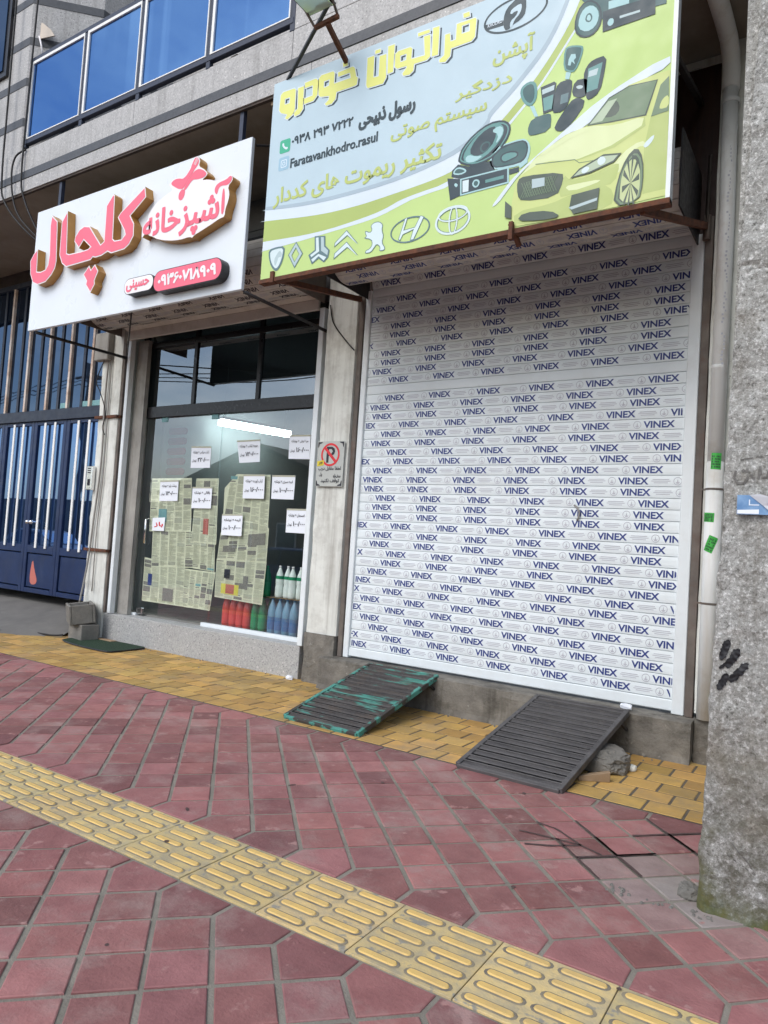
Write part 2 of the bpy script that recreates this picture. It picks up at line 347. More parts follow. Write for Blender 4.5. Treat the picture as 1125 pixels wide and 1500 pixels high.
_lay = []       # joined letters overlap a little: each piece of a word gets its own thin layer
def text_geo(s, bold=0., res=2, fa=True):
    _cu.body = shape_fa(s) if fa else s; _cu.offset = bold; _cu.resolution_u = res
    dg = bpy.context.evaluated_depsgraph_get(); dg.update()
    ev = _to.evaluated_get(dg); me = ev.to_mesh()
    vs = [(v.co.x, v.co.y) for v in me.vertices]; fs = [tuple(p.vertices) for p in me.polygons]; ev.to_mesh_clear()
    x0 = min(v[0] for v in vs); x1 = max(v[0] for v in vs); y0 = min(v[1] for v in vs); y1 = max(v[1] for v in vs)
    par = list(range(len(vs)))
    def find(i):
        while par[i] != i: par[i] = par[par[i]]; i = par[i]
        return i
    for f in fs:
        for i in f[1:]: par[find(i)] = find(f[0])
    ids = {}; _lay.clear(); _lay.extend(ids.setdefault(find(i), len(ids)) % 4 for i in range(len(vs)))
    return [((x-x0)/(x1-x0), (y-y0)/(y1-y0)) for x, y in vs], fs, (x1-x0)/(y1-y0)
def put_text(mb, s, box, y, bold=0., fa=True, mat=None):
    """bold is a fraction of the box height: the word is laid down a few times, slightly shifted"""
    vs, fs, asp = text_geo(s, .012, fa=fa); u0, u1, v0, v1 = box
    if u1 is None: u1 = u0+asp*(v1-v0)
    if mat: mb.use(mat)
    d = bold*(v1-v0)
    for k, (dx, dz) in enumerate([(0, 0)]+([(d*math.cos(t), d*math.sin(t)) for t in (math.pi*i/4 for i in range(8))] if bold else [])):
        mb.add([(u0+a*(u1-u0)+dx, y-.00012*q-.00048*k/4, v0+b*(v1-v0)+dz) for (a, b), q in zip(vs, _lay)], fs)
    return mb
def tbox(n):
    l = mm(D[n]); return (l[0][0], l[1][0], l[2][1], l[3][1])
D={'lam':[[(-8026,5134),(-7901,5035),(-7854,4551),(-7872,4475),(-7930,4405),(-8044,4335),(-8205,4322),(-8314,4364),(-8383,4476),(-8410,4644),(-8344,4723),(-8265,4766),(-8249,4491),(-8165,4474),(-8066,4487),(-8024,4536),(-8009,4650),(-8045,5008)]],'kolcha':[[(-7709,5122),(-7659,4611),(-7609,4593),(-7388,4585),(-7253,4589),(-7211,4607),(-7349,4711),(-7429,4630),(-7527,4723),(-7519,4778),(-7448,4849),(-7360,4874),(-7256,4851),(-7151,4737),(-7023,4600),(-6968,4627),(-6978,5025),(-6865,5137),(-6840,5111),(-6813,4626),(-6778,4599),(-6662,4591),(-6606,4634),(-6622,4677),(-6758,4851),(-6712,4895),(-6330,5097),(-6300,4979),(-6318,4968),(-6539,4826),(-6466,4726),(-6459,4593),(-6520,4512),(-6596,4473),(-6823,4466),(-6891,4498),(-6995,4469),(-7103,4467),(-7149,4481),(-7190,4454),(-7648,4448),(-7739,4503),(-7803,4615),(-7812,5006)]],'chedots':[[(-7204,4394),(-7163,4339),(-7097,4390),(-7027,4304),(-7083,4203),(-7073,4161),(-7142,4075),(-7241,4179),(-7229,4219),(-7304,4306)]],'oval':[[(-6316,4536),(-6325,4611),(-6309,4670),(-6250,4705),(-6230,4789),(-6147,4865),(-6003,4926),(-5866,4961),(-5947,5020),(-5935,5048),(-5872,5074),(-5799,5072),(-5723,5044),(-5641,5135),(-5637,5164),(-5569,5246),(-5499,5184),(-5520,5120),(-5446,5078),(-5378,5017),(-5396,4992),(-5461,4964),(-5364,4951),(-5238,4904),(-5100,4904),(-5071,4930),(-5029,4901),(-5025,4862),(-5084,4814),(-5054,4746),(-5063,4672),(-5095,4603),(-5099,4523),(-5158,4521),(-5286,4480),(-5431,4440),(-5498,4423),(-5537,4397),(-5570,4417),(-5723,4411),(-5900,4437),(-6071,4485),(-6136,4523),(-6208,4547),(-6245,4595),(-6281,4571)]],'fork':[[(-5572,5235),(-5510,5182),(-5535,5129),(-5576,5099),(-5700,4961),(-5725,4935),(-5784,4945),(-5846,4979),(-5926,5031),(-5871,5066),(-5797,5061),(-5722,5036),(-5630,5122),(-5623,5160)]],'leaf':[[(-5569,5083),(-5517,5095),(-5445,5063),(-5388,5017),(-5422,4984),(-5533,4987),(-5591,5004),(-5668,4930),(-5701,4909),(-5722,4932),(-5605,5066)]],'spoon':[[(-5787,4868),(-5780,4907),(-5740,4938),(-5695,4918),(-5690,4877),(-5714,4832),(-5748,4820),(-5779,4839)]],'madda':[[(-5036,4905),(-5034,4864),(-5086,4827),(-5166,4845),(-5210,4827),(-5221,4762),(-5258,4791),(-5264,4841),(-5223,4881),(-5105,4890),(-5066,4916)]],'alef':[[(-5155,4805),(-5119,4810),(-5104,4567),(-5152,4543)]],'t_ash':[(-6302,4565),(-5182,4621),(-6012,4497),(-5316,4751)],'pill':[[(-6065,4025),(-5993,4128),(-5166,4146),(-5106,4109),(-5079,4046),(-5090,3984),(-5157,3931),(-5984,3917),(-6045,3960)]],'pillw':[[(-6548,4039),(-6544,4091),(-6490,4127),(-6112,4135),(-6118,4079),(-6087,3994),(-6056,3956),(-6460,3955),(-6517,3975)]],'t_num':[(-5992,4026),(-5158,4048),(-5883,3975),(-5205,4093)],'t_hos':[(-6504,4021),(-6141,4048),(-6338,3987),(-6371,4106)],'g_v1':[[(-4485,5534),(-4455,5554),(-4325,5550),(-4305,5533),(-4301,5342),(-4325,5305),(-4382,5278),(-4412,5297),(-4387,5326),(-4464,5360),(-4491,5393)],[(-4424,5479),(-4373,5478),(-4373,5431),(-4424,5432)]],'g_r1':[[(-4278,5538),(-4210,5537),(-4205,5324),(-4240,5288),(-4296,5283),(-4308,5315),(-4267,5346)]],'g_d1':[[(-4202,5563),(-4075,5564),(-4047,5537),(-4048,5406),(-4089,5365),(-4195,5366),(-4199,5416),(-4102,5418),(-4106,5512),(-4197,5513)]],'g_kho':[[(-4042,5554),(-4015,5575),(-3886,5569),(-3868,5549),(-3868,5452),(-3689,5448),(-3701,5498),(-3824,5499),(-3833,5540),(-3672,5543),(-3650,5521),(-3629,5441),(-3612,5427),(-3617,5369),(-3637,5363),(-3833,5367),(-3839,5308),(-3878,5277),(-3938,5277),(-3955,5299),(-3914,5322),(-3911,5356),(-4011,5377),(-4035,5405)],[(-3977,5503),(-3923,5504),(-3926,5456),(-3975,5454)]],'g_dot1':[[(-3785,5611),(-3735,5610),(-3728,5570),(-3778,5572)]],'g_n':[[(-3523,5567),(-3454,5566),(-3449,5375),(-3396,5370),(-3398,5542),(-3332,5539),(-3320,5335),(-3346,5293),(-3502,5300),(-3518,5330)]],'g_dot2':[[(-3448,5606),(-3395,5605),(-3393,5574),(-3445,5575)]],'g_a1':[[(-3318,5598),(-3253,5596),(-3254,5363),(-3307,5360)]],'g_tv':[[(-3242,5507),(-3217,5523),(-3100,5519),(-3081,5502),(-3083,5413),(-2956,5403),(-2975,5562),(-2917,5558),(-2905,5378),(-2935,5357),(-3052,5363),(-3057,5308),(-3092,5287),(-3148,5294),(-3161,5317),(-3123,5354),(-3124,5370),(-3214,5375),(-3238,5399)],[(-3187,5472),(-3135,5471),(-3136,5426),(-3184,5425)]],'g_dot3':[[(-3034,5611),(-2926,5605),(-2922,5579),(-3030,5581)]],'g_a2':[[(-2894,5605),(-2836,5600),(-2834,5367),(-2890,5370)]],'g_fr':[[(-2681,5561),(-2522,5554),(-2511,5538),(-2516,5402),(-2544,5378),(-2719,5379),(-2724,5318),(-2764,5285),(-2815,5298),(-2820,5319),(-2777,5344),(-2780,5509),(-2737,5507),(-2728,5437),(-2681,5436)],[(-2631,5527),(-2570,5525),(-2569,5467),(-2629,5469)]],'g_dot4':[[(-2629,5624),(-2576,5623),(-2570,5584),(-2624,5588)]],'t_apshan':[(-2350,5150),(-2027,5228),(-2084,5092),(-2043,5275)],'t_dozd':[(-2655,4935),(-2188,4980),(-2650,4924),(-2456,5040)],'t_sis':[(-3232,4780),(-2380,4788),(-3182,4737),(-2740,4878)],'t_taks':[(-4481,4488),(-2747,4575),(-4450,4470),(-2763,4652)],'t_ras':[(-3565,5004),(-3019,5002),(-3523,4951),(-3210,5099)],'t_tel':[(-4307,5042),(-3632,5055),(-4215,5018),(-3648,5097)],'t_lat':[(-4306,4840),(-3365,4867),(-4303,4809),(-3377,4892)],'i_wa':[(-4431,5074),(-4345,5079),(-4345,4989),(-4429,4988)],'i_in':[(-4434,4912),(-4344,4912),(-4339,4826),(-4432,4831)],'b_main':[(-4634,4484),(-4228,4432),(-3838,4406),(-3226,4412),(-2802,4466),(-2527,4538),(-2345,4668),(-2351,4725),(-2208,4832),(-2107,4923),(-1937,5096),(-1845,5252),(-1780,5414)],'b_wh':[(-4638,4380),(-4566,4375),(-3949,4303),(-3536,4298),(-3341,4309),(-2794,4350),(-2577,4398),(-2265,4669),(-2239,4681),(-2015,4894),(-1838,5125),(-1748,5279),(-1705,5386)],'b_ol':[(-4619,4185),(-4559,4183),(-3935,4146),(-3409,4185),(-3221,4219),(-3076,4268),(-2570,4307),(-2196,4637),(-1967,4855),(-1788,5107),(-1653,5293),(-1608,5349)],'b_w2':[(-4610,4093),(-4574,4096),(-4149,4108),(-3724,4131),(-3329,4152),(-3073,4219),(-2966,4244),(-2549,4275),(-2175,4627),(-1950,4846),(-1775,5096),(-1640,5286),(-1594,5344)],'beam':[[(-2299,4024),(-2225,4111),(-2126,4224),(-1777,4457),(-1511,4628),(-1080,4793),(-1073,4709),(-1272,4660),(-1467,4584),(-1605,4448),(-1754,4434),(-1925,4342),(-2090,4221),(-2167,4132),(-2245,4041)]],'c_body':[[(-2122,3866),(-2137,3990),(-2119,4110),(-2106,4185),(-1959,4328),(-1754,4429),(-1605,4453),(-1458,4602),(-1331,4658),(-1158,4681),(-1075,4680),(-1054,3847),(-1410,3837),(-1721,3833),(-2103,3843)]],'c_hood':[[(-2106,4185),(-1959,4328),(-1754,4429),(-1605,4453),(-1418,4401),(-1213,4416),(-1238,4341),(-1431,4248),(-1667,4223),(-1911,4283),(-2067,4221)]],'c_shield':[[(-1595,4455),(-1458,4602),(-1330,4645),(-1156,4634),(-1221,4423),(-1440,4439)]],'c_glare':[[(-1585,4458),(-1467,4584),(-1407,4587),(-1502,4456)]],'c_side':[[(-1079,4640),(-1130,4596),(-1181,4397),(-1073,4406)]],'c_mirror':[[(-1131,4454),(-1112,4499),(-1076,4516),(-1072,4431),(-1128,4430)]],'c_grille':[[(-2100,4184),(-2043,4204),(-1761,4165),(-1752,4103),(-1795,3994),(-2055,4017),(-2093,4070)]],'c_plate':[[(-1985,4163),(-1890,4155),(-1887,4093),(-1981,4095)]],'c_lamp':[[(-1704,4103),(-1643,4158),(-1480,4218),(-1358,4198),(-1406,4147),(-1567,4108)]],'c_lens':[[(-1524,4187),(-1490,4212),(-1460,4182),(-1471,4151),(-1507,4146)]],'c_lens2':[[(-1631,4139),(-1601,4164),(-1569,4151),(-1583,4122),(-1614,4114)]],'c_low2':[[(-2109,3951),(-1837,3954),(-1708,3986),(-1480,4019),(-1396,3948),(-1410,3837),(-1721,3833),(-2103,3843)]],'c_shade':[[(-1754,4147),(-1703,4092),(-1566,4092),(-1405,4137),(-1365,4127),(-1398,4000),(-1499,4003),(-1697,3989),(-1789,3987)]],'c_bump':[[(-1744,4058),(-1699,4010),(-1521,4029),(-1482,4051),(-1648,4058)]],'c_crease':[[(-1667,4223),(-1657,4231),(-1432,4269),(-1238,4352),(-1222,4419),(-1213,4345),(-1411,4251)]],'c_crease2':[[(-1953,4325),(-1753,4418),(-1583,4415),(-1730,4390),(-1902,4325)]],'c_line':[[(-1967,4273),(-1679,4236),(-1645,4204),(-1509,4194),(-1509,4190),(-1647,4200),(-1681,4231),(-1966,4267)]],'c_hl':[[(-1227,4216),(-1154,4278),(-1157,4238),(-1202,4189)]],'c_shieldr':[[(-1605,4451),(-1464,4609),(-1333,4652),(-1148,4638),(-1212,4414),(-1440,4430)]],'c_seat':[[(-1503,4478),(-1446,4567),(-1406,4576),(-1383,4506),(-1421,4465)]],'c_tyre':[[(-1386,3842),(-1369,4014),(-1321,4137),(-1264,4184),(-1222,4113),(-1215,3958),(-1234,3846)]],'c_arch':[[(-1402,3838),(-1379,4017),(-1327,4159),(-1261,4216),(-1217,4131),(-1209,3957),(-1232,3840)]],'c_rim':[[(-1356,3852),(-1358,3991),(-1334,4099),(-1277,4147),(-1235,4075),(-1228,3961),(-1242,3848)]],'c_intake':[[(-1698,3898),(-1686,3981),(-1494,3991),(-1504,3847),(-1668,3844)]],'c_chrome':[[(-1703,3897),(-1506,3925),(-1509,3905),(-1681,3878)]],'c_low':[[(-2084,3878),(-2038,3930),(-1834,3905),(-1749,3842),(-1908,3846)]],'c_gill':[[(-2178,3925),(-2182,4045),(-2129,3994),(-2127,3904)]],'c_fend':[[(-1358,4198),(-1234,4258),(-1193,4207),(-1261,4216),(-1327,4159),(-1381,4048),(-1433,4102)]],'c_door':[[(-1217,4193),(-1183,4397),(-1072,4404),(-1054,3891),(-1212,3887)]],'s_rim':[[(-2596,4435),(-2593,4484),(-2569,4546),(-2476,4631),(-2352,4684),(-2242,4676),(-2182,4632),(-2171,4574),(-2201,4502),(-2287,4407),(-2411,4375),(-2501,4385)]],'s_cone':[[(-2556,4452),(-2542,4516),(-2458,4607),(-2350,4660),(-2264,4655),(-2226,4611),(-2234,4547),(-2314,4458),(-2429,4405),(-2510,4406)]],'s_dark':[[(-2508,4492),(-2457,4584),(-2365,4642),(-2286,4642),(-2295,4527),(-2369,4457),(-2448,4447)]],'s_hl':[[(-2331,4610),(-2271,4638),(-2230,4609),(-2242,4549),(-2293,4497),(-2266,4571)]],'s_hl2':[[(-2538,4455),(-2507,4477),(-2448,4447),(-2384,4442),(-2446,4409),(-2519,4416)]],'s_dust':[[(-2419,4492),(-2406,4534),(-2359,4547),(-2326,4520),(-2339,4479),(-2385,4454)]],'s_base':[[(-2646,4337),(-2641,4389),(-2594,4423),(-2501,4385),(-2317,4385),(-2281,4302),(-2561,4302)]],'s_twr':[[(-2635,4353),(-2628,4386),(-2592,4404),(-2533,4378),(-2514,4347),(-2571,4334)]],'s_ov':[[(-2327,4358),(-2327,4417),(-2306,4456),(-2246,4484),(-2079,4493),(-2029,4460),(-2008,4394),(-2028,4313),(-2082,4287),(-2280,4299)]],'s_ovrim':[[(-2318,4392),(-2298,4446),(-2245,4473),(-2086,4482),(-2040,4456),(-2026,4398),(-2044,4331),(-2091,4307),(-2266,4314),(-2306,4338)]],'s_ovd':[[(-2305,4382),(-2289,4429),(-2236,4456),(-2089,4472),(-2051,4448),(-2037,4401),(-2055,4342),(-2099,4320),(-2259,4323),(-2295,4343)]],'s_ovc':[[(-2246,4367),(-2241,4410),(-2181,4424),(-2104,4404),(-2101,4360),(-2161,4346),(-2213,4337)]],'s_clip1':[[(-2317,4444),(-2261,4485),(-2244,4466),(-2289,4437)]],'s_clip2':[[(-2097,4291),(-2029,4324),(-2027,4299),(-2081,4269)]],'r_side':[[(-2681,4334),(-2569,4304),(-2560,4173),(-2646,4154)]],'r_face':[[(-2569,4304),(-2172,4303),(-2164,4180),(-2560,4170)]],'r_scr':[[(-2556,4293),(-2184,4292),(-2178,4192),(-2549,4182)]],'r_light':[[(-2547,4283),(-2494,4282),(-2492,4192),(-2541,4192)]],'r_knob':[[(-2467,4235),(-2453,4269),(-2421,4269),(-2399,4246),(-2409,4211),(-2440,4203)]],'r_txt':[[(-2356,4247),(-2208,4249),(-2208,4223),(-2354,4223)]],'r_back':[[(-2168,4283),(-2093,4283),(-2091,4246),(-2166,4242)]],'r_sk':[[(-2621,4270),(-2605,4283),(-2583,4261),(-2598,4242)]],'k1':[[(-1798,5061),(-1761,5074),(-1688,5053),(-1657,5032),(-1671,4957),(-1708,4872),(-1751,4876),(-1799,4914)]],'k1b':[[(-1776,4888),(-1741,4874),(-1751,4827),(-1781,4839)]],'k2':[[(-2117,4824),(-2111,4880),(-2054,4907),(-2001,4890),(-1982,4821),(-1987,4748),(-2030,4710),(-2084,4751)]],'k2b':[[(-2037,4718),(-2004,4712),(-1967,4623),(-1992,4624)]],'k3':[[(-2039,4568),(-2011,4617),(-1891,4626),(-1865,4600),(-1871,4491),(-2017,4490),(-2038,4517)]],'kc':[[(-1960,4833),(-1860,4846),(-1844,4829),(-1861,4636),(-1929,4628)]],'kcl':[[(-1948,4811),(-1856,4820),(-1859,4784),(-1944,4775)]],'kcl2':[[(-1937,4745),(-1861,4752),(-1866,4650),(-1924,4648)]],'k4':[[(-1834,4826),(-1748,4830),(-1723,4803),(-1739,4662),(-1785,4602),(-1872,4617),(-1854,4745)]],'k4b':[[(-1804,4730),(-1749,4732),(-1754,4666),(-1808,4664)]],'k5':[[(-1711,4806),(-1627,4798),(-1607,4755),(-1620,4675),(-1667,4665),(-1730,4708)]],'k5o':[[(-1702,4758),(-1673,4763),(-1646,4748),(-1653,4733),(-1683,4735)]],'k6':[[(-1844,4514),(-1739,4662),(-1680,4681),(-1618,4626),(-1707,4507),(-1777,4459),(-1827,4476)]],'k7':[[(-1631,4884),(-1586,4917),(-1493,4919),(-1504,4795),(-1527,4671),(-1600,4630),(-1625,4658),(-1652,4817)]],'k7s':[[(-1618,4861),(-1520,4877),(-1546,4700),(-1621,4693)]],'k7t':[[(-1611,4841),(-1547,4844),(-1557,4799),(-1615,4800)]],'lion':[[(-1766,4934),(-1762,4975),(-1746,5007),(-1715,4999),(-1710,4970),(-1725,4957),(-1715,4925),(-1740,4953),(-1747,4924)]],'ts_o':[[(-1732,5162),(-1733,5261),(-1697,5346),(-1633,5365),(-1565,5309),(-1537,5214),(-1550,5134),(-1606,5087),(-1678,5100)]],'ts_c':[[(-1706,5178),(-1703,5256),(-1672,5312),(-1618,5319),(-1571,5269),(-1561,5204),(-1586,5147),(-1644,5131)]],'ts_d':[[(-1661,5216),(-1651,5262),(-1621,5263),(-1604,5220),(-1624,5191)]],'ts_b':[[(-1693,5382),(-1660,5443),(-1120,5407),(-1119,5141),(-1529,5175)]],'ts_r':[[(-1538,5238),(-1191,5221),(-1186,5094),(-1531,5091)]],'ts_k':[[(-1504,5142),(-1489,5172),(-1460,5164),(-1458,5125),(-1486,5114)]],'ts_t':[[(-1420,5165),(-1286,5159),(-1285,5143),(-1419,5147)]],'ts_m':[[(-1501,5297),(-1364,5293),(-1361,5232),(-1498,5241)]],'fs_f':[[(-2274,5363),(-2287,5462),(-2264,5532),(-2199,5573),(-2167,5600),(-2114,5593),(-2105,5448),(-2142,5403),(-2214,5384),(-2227,5362)]],'fs_s':[[(-2230,5370),(-2227,5421),(-2185,5444),(-2167,5481),(-2200,5483),(-2220,5470),(-2234,5482),(-2222,5510),(-2156,5531),(-2139,5512),(-2152,5452),(-2196,5419),(-2213,5364)]],'fs_bar':[[(-2440,5464),(-2286,5449),(-2281,5408),(-2408,5416)]],'t_kh':[(-2410,5443),(-2292,5435),(-2410,5435),(-2300,5446)],'fs_ring':[(-2446,5453),(-1940,5494),(-2307,5338),(-2055,5596)],'l1':[[(-4496,4095),(-4399,4106),(-4301,4096),(-4304,4004),(-4335,3921),(-4388,3873),(-4452,3932),(-4488,4018)]],'l1i':[[(-4475,4078),(-4397,4088),(-4318,4081),(-4325,4008),(-4349,3941),(-4388,3898),(-4439,3947),(-4469,4015)]],'l1h':[[(-4405,3924),(-4422,3989),(-4392,4037),(-4360,4067),(-4328,4035),(-4338,4001),(-4371,4007),(-4381,3964)]],'l3':[[(-3965,4123),(-3847,4104),(-3839,4018),(-3789,3970),(-3798,3909),(-3843,3871),(-3904,3915),(-3976,3876),(-4022,3965),(-3954,3999)]],'l3a':[[(-3949,4106),(-3921,4104),(-3903,3978),(-3986,3941),(-4000,3961),(-3938,3989)]],'l3b':[[(-3893,4101),(-3863,4095),(-3853,4012),(-3806,3969),(-3810,3928),(-3882,3980)]],'l3c':[[(-3908,3957),(-3820,3913),(-3845,3888),(-3906,3936),(-3966,3895),(-3984,3919)]],'l4a':[[(-3739,4022),(-3620,4111),(-3489,3968),(-3612,4060),(-3742,3984)]],'l4b':[[(-3736,3929),(-3612,4010),(-3481,3868),(-3604,3957),(-3740,3879)]],'l5':[[(-3417,3872),(-3409,3900),(-3371,3906),(-3347,3940),(-3363,3981),(-3443,4007),(-3411,4014),(-3426,4041),(-3429,4070),(-3378,4044),(-3360,4061),(-3378,4097),(-3346,4123),(-3288,4120),(-3251,4084),(-3260,4042),(-3237,3989),(-3252,3939),(-3214,3884),(-3231,3865),(-3278,3870),(-3267,3899),(-3302,3932),(-3328,3902),(-3355,3871)]],'l6h':[[(-3097,3932),(-3045,4095),(-3018,4098),(-3047,4001),(-2949,4006),(-2902,4090),(-2866,4075),(-2951,3905),(-2986,3903),(-2962,3985),(-3054,3963),(-3078,3917)]],'l2':[[(-4172,4113),(-4086,3993),(-4172,3874),(-4256,4005)],[(-4171,4055),(-4130,3992),(-4176,3934),(-4213,3996)]],'l6r':[(-3176,4005),(-2810,4017),(-3066,3890),(-2903,4098)],'l7r':[(-2765,4000),(-2462,4007),(-2664,3882),(-2562,4103)],'l7v':[(-2647,4000),(-2569,3999),(-2610,3879),(-2609,4105)],'l7h':[(-2743,4042),(-2485,4046),(-2621,3984),(-2612,4106)],'pA':[(-7131,2602),(-6770,2594),(-6767,2323),(-7120,2322)],'pB':[(-7685,2158),(-7329,2166),(-7321,1893),(-7676,1886)],'pC':[(-7055,2079),(-6699,2083),(-6695,1812),(-7049,1808)],'baz':[(-7782,1659),(-7534,1673),(-7539,1494),(-7775,1489)],'pD':[(-6329,2656),(-5946,2661),(-5930,2390),(-6258,2380)],'pE':[(-5488,2698),(-5177,2693),(-5165,2412),(-5481,2421)],'pF':[(-6173,2238),(-5830,2238),(-5819,1950),(-6164,1949)],'pG':[(-5712,2231),(-5358,2228),(-5361,1949),(-5703,1952)],'pH':[(-6490,1749),(-6142,1759),(-6139,1493),(-6480,1492)],'pI':[(-5451,1844),(-5157,1847),(-5151,1569),(-5445,1570)],'n1':[(-7878,2188),(-7106,2196),(-7045,1504),(-7857,1480)],'n2':[(-7020,2190),(-6619,2192),(-6579,1367),(-7031,1377)],'n3':[(-7791,1544),(-6987,1512),(-6959,1054),(-7764,1008)],'n4':[(-6998,1447),(-6608,1450),(-6580,1034),(-6972,1048)],'n5':[(-7914,1130),(-7113,1059),(-7096,551),(-7906,550)],'n6':[(-7122,1034),(-6563,1027),(-6617,549),(-7115,549)],'n7':[(-6517,2074),(-6323,2248),(-5771,2238),(-5759,1881),(-5753,1541),(-6133,1503),(-6505,1612)],'n8':[(-6532,1524),(-5739,1612),(-5744,1205),(-6558,1188)],'n9':[(-6568,1196),(-5741,1214),(-5767,703),(-6558,727)],'np':[(-4845,2565),(-4482,2560),(-4479,2077),(-4840,2078)],'np_c':[(-4787,2410),(-4540,2434),(-4671,2297),(-4663,2539)],'np_P':[[(-4712,2481),(-4683,2487),(-4614,2479),(-4595,2454),(-4604,2415),(-4631,2398),(-4680,2401),(-4680,2336),(-4707,2336)],[(-4681,2463),(-4637,2460),(-4625,2443),(-4638,2420),(-4678,2424)]],'np_bar':[(-4764,2484),(-4743,2496),(-4574,2351),(-4596,2330)],'np_st':[(-4839,2348),(-4738,2356),(-4733,2300),(-4824,2286)],'np_t1':[(-4826,2261),(-4498,2248),(-4660,2221),(-4505,2275)],'np_t2':[(-4806,2198),(-4761,2202),(-4790,2186),(-4784,2227)],'np_t2b':[(-4618,2182),(-4512,2186),(-4564,2175),(-4567,2206)],'np_t3':[(-4768,2131),(-4525,2136),(-4651,2114),(-4544,2163)]}
# ------------------------------------------------------------------ ground
def sheet(name, mat, x0, x1, y0, y1, z, **kw):
    b = MB(); b.add([(x0, y0, z), (x1, y0, z), (x1, y1, z), (x0, y1, z)], [(0, 1, 2, 3)])
    return b.build(name, mat, kind='structure', base=(0, 0, z), **kw)
sheet('ground', M['asphalt'], -250, 250, -250, 120, -.17)
sheet('pavement', M['grout'], -60, 30, -.75, 6.6, -.0065)
b = MB(); b.box(-60, 30, -.9, -.75, -.3, .0); b.build('kerb', M['kerb'], kind='structure', bevel=.015)
TH = R(.8); PX, PY = -1.1, 2.25         # the paving runs a little askew to the shop fronts
def fr(u, v, z=0.): return (PX+u*math.cos(TH)-v*math.sin(TH), PY+u*math.sin(TH)+v*math.cos(TH), z)
def tile(mb, poly, z=.0, h=.008, gap=.011, bev=.004):
    p0 = inset(poly, gap); p1 = inset(poly, gap+bev); n = len(p0)
    vs = [fr(x, y, z-h) for x, y in p0]+[fr(x, y, z-bev*.7) for x, y in p0]+[fr(x, y, z) for x, y in p1]; fs = []
    for k in (0, 1):
        for i in range(n): fs.append((k*n+i, k*n+(i+1) % n, (k+1)*n+(i+1) % n, (k+1)*n+i))
    fs.append(tuple(range(2*n, 3*n))); mb.add(vs, fs)
def clip(poly, a, b, c):   # keep a*x+b*y<=c
    o = []
    for i in range(len(poly)):
        p, q = poly[i], poly[(i+1) % len(poly)]; dp = a*p[0]+b*p[1]-c; dq = a*q[0]+b*q[1]-c
        if dp <= 0: o.append(p)
        if dp*dq < 0: t = dp/(dp-dq); o.append((p[0]+(q[0]-p[0])*t, p[1]+(q[1]-p[1])*t))
    return o
def rndtint(a, b, g=.04):
    k = random.uniform(a, b); return (k*random.uniform(1-g, 1+g), k, k*random.uniform(1-g, 1+g))
def diag_field(mb, x0, x1, ylo, yhi, ax, ay, hx, hy):
    """square tiles set diagonally, with five-sided edge tiles along both borders"""
    i0, i1 = int((x0-ax)/hx)-1, int((x1-ax)/hx)+2; j0, j1 = int(math.floor((ylo-ay)/hy))-1, int(math.ceil((yhi-ay)/hy))+2
    vlo = min(j for j in range(j0, j1) if ay+j*hy > ylo+.06); vhi = max(j for j in range(j0, j1) if ay+j*hy < yhi-.05)
    for j in range(j0, j1):
        for i in range(i0, i1):
            if (i+j) % 2 == 0: continue
            cx, cy = ax+i*hx, ay+j*hy
            poly = [(cx-hx, cy), (cx, cy-hy), (cx+hx, cy), (cx, cy+hy)]
            if j < vlo or j > vhi: continue
            if j == vlo: poly = [(cx-hx, cy), (cx-hx, ylo), (cx+hx, ylo), (cx+hx, cy), (cx, cy+hy)]
            if j == vhi: poly = [(cx-hx, cy), (cx, cy-hy), (cx+hx, cy), (cx+hx, yhi), (cx-hx, yhi)]
            dk = random.random()
            mb.t = rndtint(.62, .78) if (dk < .12 or ((j in (vlo, vhi)) and dk < .45)) else rndtint(.82, 1.18)
            wx_, wy_, _z = fr(cx, cy); dd = math.hypot((wx_+.55)/.55, (wy_-3.65)/.5)
            if dd < 1: q = min(1, 1.5*(1-dd)); mb.t = tuple(a*(1-q)+b_*q for a, b_ in zip(mb.t, (.98, 2.0, 1.95)))      # cement dust left by the wall
            z = random.uniform(-.0018, .0018); tile(mb, poly, z, gap=random.uniform(.0095, .0135))
b = MB(); diag_field(b, -14, 4, .428, 2.345, -.935-PX, 2.818-PY, .1575, .1637)
b.build('red_paving', M['red'], kind='structure', base=(0, 0, 0), tint=True)
b = MB(); diag_field(b, -14, 4, -2.75, -.016, -1.752-PX, 2.112-PY, .1575, .1585)
b.build('red_paving', M['red'], kind='structure', base=(0, 0, 0), tint=True)
b = MB(); b.add([fr(-15, 2.352, -.0035), fr(3.5, 2.352, -.0035), fr(3.5, 4.1, -.0035), fr(-15, 4.1, -.0035)], [(0, 1, 2, 3)]); b.build('paving_bed', M['joint'], kind='structure', base=(0, 0, 0))
# yellow pavers in running bond between the red field and the shops
b = MB(); row = 0; y = 2.357
while y < 4.05:
    x = -15+(row % 2)*.118
    while x < 3:
        b.t = rndtint(.74, 1.18, .06); tile(b, [(x, y), (x+.236, y), (x+.236, y+.213), (x, y+.213)], random.uniform(-.0015, .0015), gap=.0085, bev=.003); x += .236
    y += .213; row += 1
b.build('yellow_paving', M['yel'], kind='structure', base=(0, 0, 0), tint=True)
